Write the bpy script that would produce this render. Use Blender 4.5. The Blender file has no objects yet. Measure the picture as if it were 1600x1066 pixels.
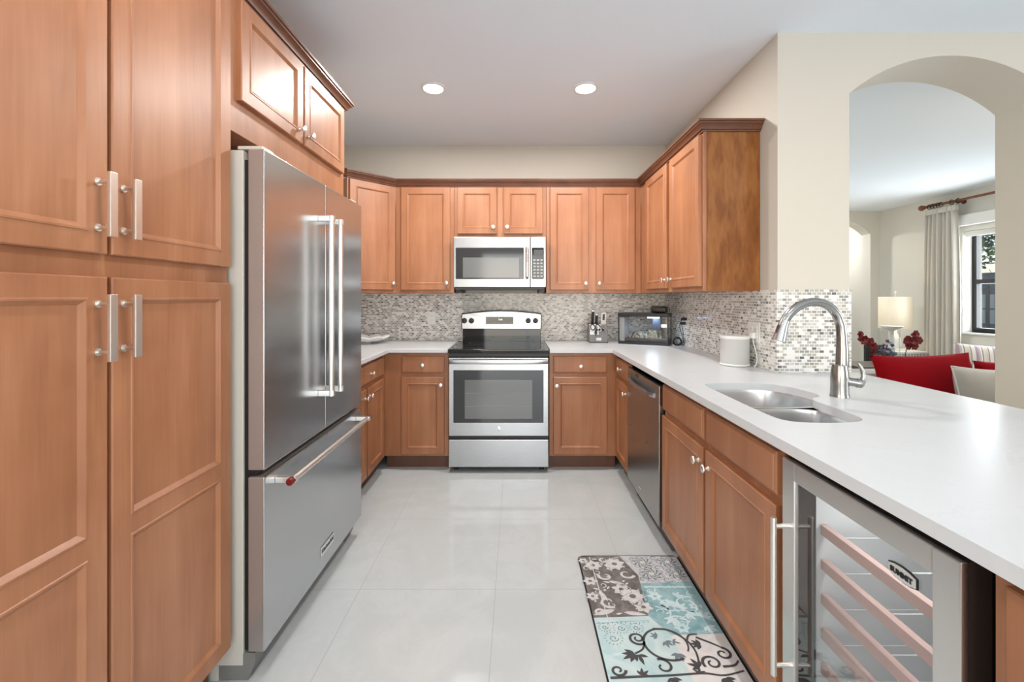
import bpy, bmesh, math, random
from mathutils import Vector, Matrix
R = math.radians
random.seed(7)
S = bpy.context.scene
COL = S.collection

# ------------------------------------------------------------------ camera
cam_d = bpy.data.cameras.new('camera')
cam = bpy.data.objects.new('camera', cam_d); COL.objects.link(cam)
cam.location = (0, 0, 1.315); cam.rotation_euler = (R(90), 0, 0)
cam_d.sensor_width = 36.0; cam_d.lens = 36.0*667/1600
cam_d.shift_x = -6/1600; cam_d.shift_y = -68/1600
cam_d.clip_start = 0.05; cam_d.clip_end = 200
S.camera = cam

# ------------------------------------------------------------------ view
S.view_settings.view_transform = 'Standard'
S.view_settings.look = 'None'
S.view_settings.gamma = 1.0
S.view_settings.use_curve_mapping = False
S.view_settings.exposure = 0.58

# ------------------------------------------------------------------ sky
w = bpy.data.worlds.new('sky'); S.world = w; w.use_nodes = True
nt = w.node_tree
sky = nt.nodes.new('ShaderNodeTexSky'); sky.sky_type = 'NISHITA'
sky.sun_disc = False; sky.sun_elevation = R(22); sky.sun_rotation = R(200)
nt.links.new(sky.outputs[0], nt.nodes['Background'].inputs[0])
nt.nodes['Background'].inputs[1].default_value = 0.12

# ------------------------------------------------------------------ lights
def area(name, loc, rot, sx, sy, power, col=(1, 1, 1), disk=False, spread=180):
    l = bpy.data.lights.new(name, 'AREA'); l.energy = power; l.color = col
    l.shape = 'DISK' if disk else 'RECTANGLE'; l.size = sx
    if not disk: l.size_y = sy
    l.spread = R(spread)
    o = bpy.data.objects.new(name, l); COL.objects.link(o)
    o.location = loc; o.rotation_euler = rot
    return o
CEIL = 2.69
# three fill lights added at unseen openings, then daylight at the living-room window
area('rear_fill', (0.9, -3.25, 1.25), (R(90), 0, 0), 3.4, 2.2, 66, (0.90, 0.95, 1.0))
area('dining_fill', (5.78, -0.6, 1.45), (R(90), 0, R(90)), 2.6, 1.7, 48, (0.90, 0.95, 1.0))
area('breakfast_fill', (-1.60, -1.45, 1.35), (R(90), 0, R(-90)), 1.9, 1.7, 24, (0.92, 0.96, 1.0))
area('living_daylight', (5.98, 4.97, 1.52), (R(90), 0, R(90)), 1.1, 1.3, 45, (0.9, 0.95, 1.0))
LAMPS = [(-0.54, 2.796), (0.457, 2.796), (-0.54, 0.9), (0.457, 0.9), (-0.54, -1.2), (0.457, -1.2),
         (2.7, -0.4), (2.7, -2.0), (5.0, 3.0), (3.7, 2.9), (2.35, 5.2), (2.5, 6.25), (5.1, 7.6)]  # first two are visible fixtures, the rest are added fill out of view

# ------------------------------------------------------------------ materials
def mat(name, base=(.8, .8, .8), rough=.5, metal=0.0, spec=.5, coat=0.0, coat_r=.1, emit=None, es=0.0, trans=0.0, ior=1.45, alpha=1.0):
    m = bpy.data.materials.new(name); m.use_nodes = True
    b = m.node_tree.nodes['Principled BSDF']
    b.inputs['Base Color'].default_value = (*base, 1)
    b.inputs['Roughness'].default_value = rough
    b.inputs['Metallic'].default_value = metal
    b.inputs['Specular IOR Level'].default_value = spec
    b.inputs['Coat Weight'].default_value = coat
    b.inputs['Coat Roughness'].default_value = coat_r
    b.inputs['Transmission Weight'].default_value = trans
    b.inputs['IOR'].default_value = ior
    if emit:
        b.inputs['Emission Color'].default_value = (*emit, 1)
        b.inputs['Emission Strength'].default_value = es
    return m
class NG:
    """small helper around a material's node tree"""
    def __init__(s, m):
        s.m = m; s.t = m.node_tree; s.b = s.t.nodes['Principled BSDF']
    def n(s, kind, **kw):
        nd = s.t.nodes.new(kind)
        for k, v in kw.items(): setattr(nd, k, v)
        return nd
    def l(s, a, b): s.t.links.new(a, b)
    def math(s, op, a, b=None, c=None):
        nd = s.n('ShaderNodeMath', operation=op)
        for i, v in enumerate((a, b, c)):
            if v is None: continue
            if isinstance(v, (int, float)): nd.inputs[i].default_value = v
            else: s.l(v, nd.inputs[i])
        return nd.outputs[0]
    def coord(s, scale=(1, 1, 1), out='Object'):
        tc = s.n('ShaderNodeTexCoord'); mp = s.n('ShaderNodeMapping')
        mp.inputs['Scale'].default_value = scale
        s.l(tc.outputs[out], mp.inputs[0]); return mp.outputs[0]
    def noise(s, vec, scale=1, detail=3, rough=.5, dist=0):
        nd = s.n('ShaderNodeTexNoise'); nd.inputs['Scale'].default_value = scale
        nd.inputs['Detail'].default_value = detail; nd.inputs['Roughness'].default_value = rough
        nd.inputs['Distortion'].default_value = dist
        s.l(vec, nd.inputs['Vector']); return nd.outputs[0]
    def ramp(s, fac, stops, interp='LINEAR'):
        nd = s.n('ShaderNodeValToRGB'); cr = nd.color_ramp; cr.interpolation = interp
        while len(cr.elements) > 1: cr.elements.remove(cr.elements[-1])
        cr.elements[0].position = stops[0][0]; cr.elements[0].color = (*stops[0][1], 1)
        for p, c in stops[1:]:
            e = cr.elements.new(p); e.color = (*c, 1)
        s.l(fac, nd.inputs[0]); return nd.outputs[0]
    def mix(s, fac, a, b, mode='MIX'):
        nd = s.n('ShaderNodeMix', data_type='RGBA', blend_type=mode)
        for sock, v in ((nd.inputs[0], fac), (nd.inputs[6], a), (nd.inputs[7], b)):
            if isinstance(v, (int, float)): sock.default_value = v
            elif isinstance(v, tuple): sock.default_value = (*v, 1)
            else: s.l(v, sock)
        return nd.outputs[2]
    def bump(s, h, strength=.1, dist=.01):
        nd = s.n('ShaderNodeBump'); nd.inputs['Strength'].default_value = strength
        nd.inputs['Distance'].default_value = dist
        s.l(h, nd.inputs['Height']); s.l(nd.outputs[0], s.b.inputs['Normal'])

def wood(name, dark, mid, light, rough=.42, grain=(5, 5, .7)):
    m = mat(name, mid, rough, coat=.35, coat_r=.30); g = NG(m)
    v = g.coord(grain)
    a = g.noise(v, 1.6, 4, .55, .6)
    f = g.noise(g.coord((grain[0]*16, grain[1]*16, grain[2]*5)), 1.3, 3, .6)
    blotch = g.noise(g.coord((2.2, 2.2, 1.6)), 1.5, 3, .6, .3)
    fac = g.math('ADD', g.math('MULTIPLY', a, .5), g.math('ADD', g.math('MULTIPLY', f, .16), g.math('MULTIPLY', blotch, .34)))
    g.l(g.ramp(fac, [(.35, dark), (.5, mid), (.65, light)]), g.b.inputs['Base Color'])
    return m
def steel(name, base=(.62, .62, .61), rough=.24, brush=(1, 1, 90), amt=.05):
    m = mat(name, base, rough, 1.0); g = NG(m)
    n_ = g.noise(g.coord(brush), 6, 3, .6)
    r = g.math('ADD', rough-amt, g.math('MULTIPLY', n_, amt*2))
    g.l(r, g.b.inputs['Roughness'])
    return m
WOOD = wood('stained_maple', (.285, .108, .046), (.38, .157, .072), (.46, .208, .104))
WOODB = wood('stained_maple_shaded', (.245, .090, .037), (.315, .124, .052), (.385, .166, .078))  # same maple as WOOD, with dimmer low-level light put into the colour
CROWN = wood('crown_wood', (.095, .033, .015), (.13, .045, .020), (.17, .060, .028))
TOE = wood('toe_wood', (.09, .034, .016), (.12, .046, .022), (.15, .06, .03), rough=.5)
# figured veneer of the end panel
VENEER = mat('figured_veneer', (.25, .10, .03), .3, spec=.3, coat=.15, coat_r=.2); g = NG(VENEER)
vv = g.noise(g.coord((14, 14, 3.0)), 2.6, 4, .55, 1.2)
wv = g.n('ShaderNodeTexWave', wave_type='BANDS', bands_direction='X'); wv.inputs['Scale'].default_value = 9
wv.inputs['Distortion'].default_value = 7; wv.inputs['Detail'].default_value = 3; wv.inputs['Detail Scale'].default_value = 1.4
g.l(g.coord((1, 1, .28)), wv.inputs['Vector'])
g.l(g.ramp(g.math('ADD', g.math('MULTIPLY', vv, .65), g.math('MULTIPLY', wv.outputs[1], .35)),
    [(.25, (.185, .062, .016)), (.5, (.245, .090, .024)), (.78, (.32, .130, .038))]), g.b.inputs['Base Color'])

STEEL = steel('brushed_steel', (.47, .48, .49), .27, (1, 1, 90), .012)
SINKM = steel('sink_steel', (.66, .665, .665), .27, (1, 1, 1), .01)
STEEL_F = steel('fridge_steel', (.545, .56, .575), .24, (1, 1, 1.0), .03)
STEEL_D = steel('dark_steel', (.36, .35, .34), .27, (1, 1, 3), .01)
NICKEL = mat('satin_nickel', (.84, .82, .77), .34, 1.0)
CHROME = mat('polished_chrome', (.82, .82, .82), .08, 1.0)
FAUCETM = steel('faucet_steel', (.38, .375, .36), .2, (1, 1, 1), .03)
CASE = mat('fridge_case', (.58, .54, .47), .45)
DOORSIDE = mat('fridge_door_side', (.42, .37, .34), .30, .6)  # brownish tone is a reflection put into the base colour
BLACK = mat('black_plastic', (.012, .012, .013), .35)
BLACKG = mat('black_glass', (.010, .010, .011), .04, spec=.6)
OVENGLASS = mat('oven_glass', (.035, .036, .037), .06, spec=.7)
OVENIN = mat('oven_inner', (.16, .165, .165), .12, spec=.7)
DARKGREY = mat('dark_grey', (.09, .09, .09), .5)
MIDGREY = mat('mid_grey', (.28, .28, .28), .5)
RED_CAP = mat('red_cap', (.16, .012, .012), .25)
WHITE = mat('white_plastic', (.80, .80, .78), .4)
PLATEW = mat('outlet_white', (.78, .77, .74), .35)
CEILM = mat('ceiling_paint', (.81, .865, .925), .9, spec=.2); g = NG(CEILM)
g.bump(g.noise(g.coord((1, 1, 1)), 55, 3, .6), .25, .004)
WALLM = mat('wall_paint', (.63, .585, .51), .85, spec=.25); g = NG(WALLM)
g.bump(g.noise(g.coord((1, 1, 1)), 120, 2, .6), .12, .002)
LIVM = mat('living_wall_paint', (.72, .70, .64), .85, spec=.25)
# floor: polished porcelain, 61 cm tiles
FLOORM = mat('porcelain_floor', (.74, .735, .715), .07, spec=.5); g = NG(FLOORM)
tc = g.n('ShaderNodeTexCoord'); sp = g.n('ShaderNodeSeparateXYZ'); g.l(tc.outputs['Object'], sp.inputs[0])
def edge_mask(g, c, off, size, wd):
    f = g.math('FRACT', g.math('DIVIDE', g.math('ADD', c, off), size))
    d = g.math('ABSOLUTE', g.math('SUBTRACT', f, .5))
    return g.math('GREATER_THAN', d, .5-wd/size/2)
mx = edge_mask(g, sp.outputs[0], 0.092+6.1, .61, .0036)
my = edge_mask(g, sp.outputs[1], -1.923+12.2, .61, .0036)
gm = g.math('MAXIMUM', mx, my)
vn = g.noise(g.coord((1, 1, 1)), 3.2, 8, .62, 1.6)
veins = g.ramp(vn, [(.44, (.49, .51, .505)), (.495, (.505, .525, .52)), (.50, (.475, .49, .485)), (.505, (.505, .525, .52)), (.6, (.52, .54, .535))])
g.l(g.mix(gm, veins, (.37, .37, .36)), g.b.inputs['Base Color'])
g.l(g.math('ADD', .06, g.math('MULTIPLY', gm, .5)), g.b.inputs['Roughness'])
# white quartz
QUARTZ = mat('white_quartz', (.82, .815, .80), .27, spec=.5); g = NG(QUARTZ)
vn = g.noise(g.coord((1, 1.6, 1)), 1.9, 7, .6, 1.4)
g.l(g.ramp(vn, [(.40, (.58, .59, .60)), (.492, (.60, .61, .615)), (.5, (.57, .58, .585)), (.508, (.60, .61, .615)), (.65, (.59, .60, .61))]), g.b.inputs['Base Color'])
# glass and stone mosaic
def mosaic(name, axis):
    m = mat(name, (.6, .6, .6), .18, spec=.6); g = NG(m)
    tc = g.n('ShaderNodeTexCoord'); sp = g.n('ShaderNodeSeparateXYZ'); g.l(tc.outputs['Object'], sp.inputs[0])
    tw, th, gr = .0255, .0158, .0032
    u = g.math('DIVIDE', sp.outputs[axis], tw); v = g.math('DIVIDE', sp.outputs[2], th)
    row = g.math('FLOOR', v)
    sh = g.math('MULTIPLY', g.math('FLOORED_MODULO', row, 2.0), .5)
    uu = g.math('ADD', u, sh); col = g.math('FLOOR', uu)
    cv = g.n('ShaderNodeCombineXYZ'); g.l(col, cv.inputs[0]); g.l(row, cv.inputs[1])
    wn = g.n('ShaderNodeTexWhiteNoise', noise_dimensions='2D'); g.l(cv.outputs[0], wn.inputs['Vector'])
    tile = g.ramp(wn.outputs[0], [(0, (.80, .79, .76)), (.22, (.60, .58, .54)), (.42, (.46, .445, .41)), (.63, (.32, .31, .285)), (.79, (.16, .155, .15)),
                                  (.84, (.45, .40, .33)), (.91, (.64, .61, .56)), (.96, (.82, .82, .80))], 'CONSTANT')
    fu = g.math('ABSOLUTE', g.math('SUBTRACT', g.math('FRACT', uu), .5)); fv = g.math('ABSOLUTE', g.math('SUBTRACT', g.math('FRACT', v), .5))
    mk = g.math('MAXIMUM', g.math('GREATER_THAN', fu, .5-gr/tw/2), g.math('GREATER_THAN', fv, .5-gr/th/2))
    g.l(g.mix(mk, tile, (.80, .79, .76)), g.b.inputs['Base Color'])
    g.l(g.math('ADD', .14, g.math('MULTIPLY', mk, .6)), g.b.inputs['Roughness'])
    g.bump(g.math('SUBTRACT', 1.0, mk), .35, .002)
    return m
MOSX, MOSY = mosaic('mosaic_facing_front', 0), mosaic('mosaic_facing_side', 1)
def clear_glass(name, tint=(1, 1, 1), refl=1.0, r=.01):
    m = bpy.data.materials.new(name); m.use_nodes = True; t = m.node_tree
    t.nodes.remove(t.nodes['Principled BSDF'])
    tr = t.nodes.new('ShaderNodeBsdfTransparent'); tr.inputs[0].default_value = (*tint, 1)
    gl = t.nodes.new('ShaderNodeBsdfGlossy'); gl.inputs[1].default_value = r
    fr = t.nodes.new('ShaderNodeFresnel'); fr.inputs[0].default_value = 1.5
    mu = t.nodes.new('ShaderNodeMath'); mu.operation = 'MULTIPLY'; mu.inputs[1].default_value = refl; mu.use_clamp = True
    mx = t.nodes.new('ShaderNodeMixShader')
    ge = t.nodes.new('ShaderNodeNewGeometry'); fb = t.nodes.new('ShaderNodeMath'); fb.operation = 'SUBTRACT'; fb.inputs[0].default_value = 1.0
    t.links.new(ge.outputs['Backfacing'], fb.inputs[1])
    mb = t.nodes.new('ShaderNodeMath'); mb.operation = 'MULTIPLY'
    t.links.new(fr.outputs[0], mu.inputs[0]); t.links.new(mu.outputs[0], mb.inputs[0]); t.links.new(fb.outputs[0], mb.inputs[1]); t.links.new(mb.outputs[0], mx.inputs[0])
    t.links.new(tr.outputs[0], mx.inputs[1]); t.links.new(gl.outputs[0], mx.inputs[2])
    t.links.new(mx.outputs[0], t.nodes['Material Output'].inputs[0])
    return m
GLASS = clear_glass('clear_glass', (.96, .97, .97))
WINEGLASS = clear_glass('cooler_glass', (.90, .91, .91), 2.0)
LAMPLENS = mat('lamp_lens', (1, 1, 1), .5, emit=(1, .97, .92), es=14)
GREYFAB = mat('grey_fabric', (.40, .395, .37), .9, spec=.2)
REDFAB = mat('red_satin', (.20, .001, .005), .75, spec=.08)
CURTAINM = mat('curtain_linen', (.56, .53, .47), .9, spec=.2)
SHADE = mat('lamp_shade', (.72, .66, .54), .9, emit=(1, .84, .6), es=.22)
SPEAKERF = mat('speaker_mesh', (.52, .52, .51), .75, spec=.2)
RODW = mat('rod_wood', (.17, .055, .02), .35)
PETAL = mat('red_petal', (.13, .006, .009), .5)
LEAF = mat('leaf_green', (.05, .10, .03), .5)
RACKW = mat('rack_wood', (.66, .44, .39), .6)
COOLIN = mat('cooler_lining', (.72, .73, .73), .5)  # pale grey stands in for the reflection in the door glass
CERAMIC = mat('white_ceramic', (.82, .81, .78), .2)

# ------------------------------------------------------------------ mesh helpers
class MB:
    def __init__(s): s.bm = bmesh.new()
    def box(s, x0, x1, y0, y1, z0, z1, bev=0.0, mi=0, seg=2):
        x0, x1 = sorted((x0, x1)); y0, y1 = sorted((y0, y1)); z0, z1 = sorted((z0, z1))
        v = [s.bm.verts.new(p) for p in ((x0, y0, z0), (x1, y0, z0), (x1, y1, z0), (x0, y1, z0), (x0, y0, z1), (x1, y0, z1), (x1, y1, z1), (x0, y1, z1))]
        fs = [s.bm.faces.new([v[i] for i in q]) for q in ((3, 2, 1, 0), (4, 5, 6, 7), (0, 1, 5, 4), (1, 2, 6, 5), (2, 3, 7, 6), (3, 0, 4, 7))]
        for f in fs: f.material_index = mi
        if bev:
            es = list({e for f in fs for e in f.edges})
            r = bmesh.ops.bevel(s.bm, geom=es, offset=bev, segments=seg, affect='EDGES', profile=.5)
            for f in r['faces']: f.material_index = mi
        return s
    def face(s, pts, mi=0):
        f = s.bm.faces.new([s.bm.verts.new(p) for p in pts]); f.material_index = mi; return f
    def rings(s, loops, closed=True, cap0=False, cap1=False, mi=0):
        vs = [[s.bm.verts.new(p) for p in lp] for lp in loops]
        n = len(vs[0])
        for a, b in zip(vs[:-1], vs[1:]):
            for i in range(n if closed else n-1):
                j = (i+1) % n
                f = s.bm.faces.new((a[i], a[j], b[j], b[i])); f.material_index = mi
        if cap0: s.bm.faces.new(vs[0][::-1]).material_index = mi
        if cap1: s.bm.faces.new(vs[-1]).material_index = mi
        return vs
    def tube(s, pts, rad, n=12, mi=0, caps=True, up=None):
        pts = [Vector(p) for p in pts]
        if isinstance(rad, (int, float)): rad = [rad]*len(pts)
        ts = []
        for i in range(len(pts)):
            a = pts[max(i-1, 0)]; b = pts[min(i+1, len(pts)-1)]
            ts.append((b-a).normalized())
        u = Vector(up) if up else (Vector((0, 0, 1)) if abs(ts[0].z) < .9 else Vector((1, 0, 0)))
        x = ts[0].cross(u).normalized(); loops = []
        for p, t, r in zip(pts, ts, rad):
            x = (x - t*x.dot(t)).normalized(); y = t.cross(x)
            loops.append([p + x*(r*math.cos(2*math.pi*k/n)) + y*(r*math.sin(2*math.pi*k/n)) for k in range(n)])
        s.rings(loops, True, caps, caps, mi); return s
    def cyl(s, p0, p1, r, r1=None, n=20, mi=0): return s.tube([p0, p1], [r, r if r1 is None else r1], n, mi)
    def lathe(s, prof, origin=(0, 0, 0), axis=(0, 0, 1), n=24, mi=0, cap0=True, cap1=True):
        ax = Vector(axis).normalized(); x = ax.cross(Vector((0, 0, 1)) if abs(ax.z) < .9 else Vector((1, 0, 0))).normalized(); y = ax.cross(x)
        o = Vector(origin); loops = []
        for r, h in prof:
            r = max(r, 1e-5)
            loops.append([o + ax*h + x*(r*math.cos(2*math.pi*k/n)) + y*(r*math.sin(2*math.pi*k/n)) for k in range(n)])
        s.rings(loops, True, cap0, cap1, mi); return s
    def prism(s, poly, d0, d1, plane='xz', mi=0, bev=0.0):
        """poly in a plane, extruded along the remaining axis from d0 to d1"""
        def P(a, b, d): return {'xz': (a, d, b), 'xy': (a, b, d), 'yz': (d, a, b)}[plane]
        lo = [s.bm.verts.new(P(a, b, d0)) for a, b in poly]; hi = [s.bm.verts.new(P(a, b, d1)) for a, b in poly]
        fs = [s.bm.faces.new(lo), s.bm.faces.new(hi[::-1])]
        n = len(poly)
        for i in range(n): fs.append(s.bm.faces.new((lo[i], hi[i], hi[(i+1) % n], lo[(i+1) % n])))
        for f in fs: f.material_index = mi
        if bev:
            es = list(fs[0].edges) + list(fs[1].edges)
            r = bmesh.ops.bevel(s.bm, geom=es, offset=bev, segments=2, affect='EDGES', profile=.5)
            for f in r['faces']: f.material_index = mi
        return s
    def build(s, name, mats, parent=None, loc=(0, 0, 0), rot=(0, 0, 0), smooth=35, flat=False):
        bmesh.ops.recalc_face_normals(s.bm, faces=s.bm.faces)
        me = bpy.data.meshes.new(name); s.bm.to_mesh(me); s.bm.free()
        for m in (mats if isinstance(mats, (list, tuple)) else [mats]): me.materials.append(m)
        if not flat:
            me.shade_smooth(); me.set_sharp_from_angle(angle=R(smooth))
        o = bpy.data.objects.new(name, me); COL.objects.link(o)
        o.location = loc; o.rotation_euler = rot
        if parent: o.parent = parent
        if not flat and smooth <= 45:
            wn_ = o.modifiers.new('weighted_normals', 'WEIGHTED_NORMAL'); wn_.keep_sharp = True; wn_.weight = 80
        return o
def tag(o, label=None, cat=None, group=None, kind=None):
    if label: o['label'] = label
    if cat: o['category'] = cat
    if group: o['group'] = group
    if kind: o['kind'] = kind
    return o
def empty(name, loc, rz=0, label=None, cat=None, group=None):
    o = bpy.data.objects.new(name, None); COL.objects.link(o); o.empty_display_size = .1
    o.location = loc; o.rotation_euler = (0, 0, R(rz))
    return tag(o, label, cat, group)
def copy_tree(o, parent=None):
    c = o.copy(); COL.objects.link(c)
    if parent: c.parent = parent
    for ch in list(o.children): copy_tree(ch, c)
    return c
def text(name, body, size, m, parent, loc, rot=(R(90), 0, 0), extrude=.0006, sx=1.0, bold=0.0):
    c = bpy.data.curves.new(name, 'FONT'); c.body = body; c.size = size; c.align_x = 'CENTER'; c.align_y = 'CENTER'
    c.extrude = extrude; c.offset = bold; c.materials.append(m)
    t_ = bpy.data.objects.new(name, c); COL.objects.link(t_)
    bpy.context.view_layer.update()
    me = bpy.data.meshes.new_from_object(t_.evaluated_get(bpy.context.evaluated_depsgraph_get()))
    bpy.data.objects.remove(t_)
    for v in me.vertices: v.co.x *= sx
    if not me.materials: me.materials.append(m)
    o = bpy.data.objects.new(name, me); COL.objects.link(o); o.parent = parent; o.location = loc; o.rotation_euler = rot
    return o
def struct(o): o['kind'] = 'structure'; return o

# ------------------------------------------------------------------ room shell
XL, XR, YB, YR = -1.61, 5.80, 3.87, -3.30
YLIV = 6.80
struct(MB().box(XL-.2, XR+.2, YR-.2, 9.4, -.12, 0).build('floor', FLOORM))
struct(MB().box(XL-.2, XR+.2, YR-.2, 9.4, CEIL, CEIL+.12).build('ceiling', CEILM))
wb = struct(MB().box(XL, 1.73, YB, YB+.15, 0, CEIL).build('wall_back', WALLM))
wr = struct(MB().box(1.358, 1.73, 2.485, YB, 0, CEIL).build('wall_right', WALLM))
def arc_pts(x0, x1, spring, peak, n=28):
    h = (x1-x0)/2; s_ = peak-spring; r = (h*h+s_*s_)/(2*s_); cx = (x0+x1)/2; cz = peak-r
    a = math.asin(h/r)
    return [(cx+r*math.sin(t), cz+r*math.cos(t)) for t in [-a+2*a*i/n for i in range(n+1)]]
def arch_wall(name, xa, xb, o0, o1, spring, peak, y0, y1, m, bottom=0.0):
    poly = [(xa, bottom), (o0, bottom)] + arc_pts(o0, o1, spring, peak) + [(o1, bottom), (xb, bottom), (xb, CEIL), (xa, CEIL)]
    return struct(MB().prism(poly, y0, y1).build(name, m, smooth=20))
wa = arch_wall('wall_arch', 1.358, XR, 1.73, 2.79, 2.374, 2.571, 2.215, 2.485, WALLM)
arch_wall('wall_far', 1.73, XR, 4.55, 5.648, 2.33, 2.56, YLIV, YLIV+.18, LIVM)
struct(MB().box(1.73, XR+.1, 8.3, 8.4, 0, CEIL).build('wall_hall', LIVM))
struct(MB().box(1.58, 1.73, YB, 8.3, 0, CEIL).build('wall_partition', LIVM))
def wall_x(name, x0, x1, y0, y1, holes, m):
    """wall running along Y with rectangular holes (ya, yb, za, zb)"""
    b = MB(); y = y0
    for ya, yb, za, zb in holes:
        b.box(x0, x1, y, ya, 0, CEIL); b.box(x0, x1, ya, yb, 0, za); b.box(x0, x1, ya, yb, zb, CEIL); y = yb
    b.box(x0, x1, y, y1, 0, CEIL)
    return struct(b.build(name, m))
WY0, WY1, WZ0, WZ1 = 4.40, 5.54, .87, 2.17
wall_x('wall_window', XR, XR+.25, YR, 8.4, [(-1.95, .75, .6, 2.3), (WY0, WY1, WZ0, WZ1)], LIVM)
b = MB()
b.box(XL, -.85, YR-.15, YR, 0, CEIL); b.box(2.65, XR, YR-.15, YR, 0, CEIL); b.box(-.85, 2.65, YR-.15, YR, 2.4, CEIL)
struct(b.build('wall_rear', WALLM))
# tiled splashbacks belong to their walls
MB().box(XL, 1.358, YB-.008, YB, .86, 1.352).build('backsplash', MOSX, wb)
MB().box(1.350, 1.358, 2.2152, YB-.008, .86, 1.356).build('backsplash', MOSY, wr)
MB().box(1.350, 1.735, 2.207, 2.215, .86, 1.356).build('backsplash', MOSX, wa)
# living-room window in the far right wall
wf = MB()
fx0, fx1, t = XR+.12, XR+.17, .055
wf.box(fx0, fx1, WY0, WY1, WZ0, WZ0+t); wf.box(fx0, fx1, WY0, WY1, WZ1-t, WZ1)
wf.box(fx0, fx1, WY0, WY0+t, WZ0+t, WZ1-t); wf.box(fx0, fx1, WY1-t, WY1, WZ0+t, WZ1-t)
wf.box(fx0-.01, fx1, WY0+t, WY1-t, 1.49, 1.545)
win = struct(wf.build('window_1', mat('black_frame', (.008, .008, .009), .4)))
MB().box(fx0+.02, fx0+.026, WY0+t, WY1-t, WZ0+t, WZ1-t).build('pane', GLASS, win)
MB().box(XR-.03, XR+.12, WY0-.02, WY1+.02, WZ0-.025, WZ0, .004).build('sill', WHITE, win)
for nm, (x, ya, yb, za, zb) in {'added_window_2': (XR+.1, -1.95, .75, .6, 2.3), 'added_window_3': (XL-.12, -2.45, -.45, .45, 2.25)}.items():  # both windows are added, unseen openings for the fill lights
    f = MB()
    for y in (ya, (ya+yb)/2-.03, yb-.06): f.box(x, x+.05, y, y+.06, za, zb)
    f.box(x, x+.05, ya, yb, za, za+.06); f.box(x, x+.05, ya, yb, zb-.06, zb)
    struct(f.build(nm, WHITE))
wall_x('wall_left', XL-.15, XL, YR, YB+.15, [(-2.45, -.45, .45, 2.25)], WALLM)
f = MB()
for x in (-.85, .27, 1.42, 2.58): f.box(x, x+.07, YR-.12, YR-.06, 0, 2.4)
f.box(-.85, 2.65, YR-.12, YR-.06, 2.33, 2.4); f.box(-.85, 2.65, YR-.12, YR-.06, 0, .05)
struct(f.build('added_door_1', WHITE))  # glazed doors added out of view to go with the rear fill light

# ------------------------------------------------------------------ recessed lights
def downlight(x, y, label, power):
    e = empty('recessed_light', (x, y, CEIL), 0, label, 'ceiling light', 'recessed ceiling lights')
    MB().lathe([(.062, -.001), (.080, -.001), (.080, -.006), (.064, -.010), (.062, -.001)], cap0=False, cap1=False, n=32).build('trim_ring', WHITE, e)
    MB().lathe([(.0001, -.014), (.050, -.013), (.061, -.009), (.062, -.0015), (.0001, -.0015)], n=32).build('lens', LAMPLENS, e)
    l = area('downlight_glow', (x, y, CEIL-.018), (0, 0, 0), .12, .12, power, (1, .975, .94), True, 180)
    l.parent = e; l.location = (0, 0, -.018)
    return e
LBL = ['round recessed ceiling light, the left of the two above the cooking range', 'round recessed ceiling light, the right of the two, nearer the arch']
for i, (x, y) in enumerate(LAMPS):
    lab = LBL[i] if i < 2 else 'round recessed ceiling light added out of view to help light the rooms'
    downlight(x, y, lab, (14, 14, 5, 5, 3, 3, 1, 1, 11, 11, 11, 11, 16)[i])

# ------------------------------------------------------------------ cabinetry
def rect_loop(x0, x1, z0, z1, y): return [(x0, y, z0), (x1, y, z0), (x1, y, z1), (x0, y, z1)]
def panel_front(b, x0, x1, z0, z1, yf, ins, mould=.013, rec=.007):
    """flat frame, small bead, cove and recessed centre panel; front is at y=yf, facing -y"""
    l, r, bo, to = ins
    def q(d, y): return rect_loop(x0+l+d, x1-r-d, z0+bo+d, z1-to-d, y)
    b.rings([rect_loop(x0, x1, z0, z1, yf), q(-.004, yf), q(-.002, yf-.0022), q(.002, yf-.0022), q(.0045, yf), q(.0065, yf+.0012), q(mould, yf+rec)], cap1=True)
DOOR_T = .020
def door_mesh(w_, h_, s=.052, mid=None, flat=False):
    b = MB(); c = .003; yf = -DOOR_T
    lo = [rect_loop(0, w_, 0, h_, 0), rect_loop(0, w_, 0, h_, yf+c), rect_loop(c, w_-c, c, h_-c, yf)]
    if flat:
        lo = [rect_loop(0, w_, 0, h_, 0), rect_loop(0, w_, 0, h_, yf+.007), rect_loop(.004, w_-.004, .004, h_-.004, yf+.0035),
              rect_loop(.009, w_-.009, .009, h_-.009, yf+.003), rect_loop(.011, w_-.011, .011, h_-.011, yf)]
        b.rings(lo, cap0=True, cap1=True); return b
    b.rings(lo, cap0=True)
    if mid is None: panel_front(b, c, w_-c, c, h_-c, yf, (s-c,)*4)
    else:
        m0, m1 = mid; mm = (m0+m1)/2
        panel_front(b, c, w_-c, c, mm, yf, (s-c, s-c, s-c, mm-m0)); panel_front(b, c, w_-c, mm, h_-c, yf, (s-c, s-c, m1-mm, s-c))
    bmesh.ops.remove_doubles(b.bm, verts=b.bm.verts, dist=1e-5)
    return b
KNOB_ME = None
def add_knob(parent, x, z, y=-DOOR_T):
    global KNOB_ME
    if KNOB_ME is None:
        o = MB().lathe([(.0095, 0), (.0095, .002), (.006, .006), (.0055, .013), (.009, .017), (.0150, .020), (.0162, .0235), (.0150, .027), (.010, .029), (.0001, .0295)],
                       axis=(0, -1, 0), n=24).build('knob', NICKEL)
        KNOB_ME = o.data
    else:
        o = bpy.data.objects.new('knob', KNOB_ME); COL.objects.link(o)
    o.parent = parent; o.location = (x, y, z)
    return o
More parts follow.
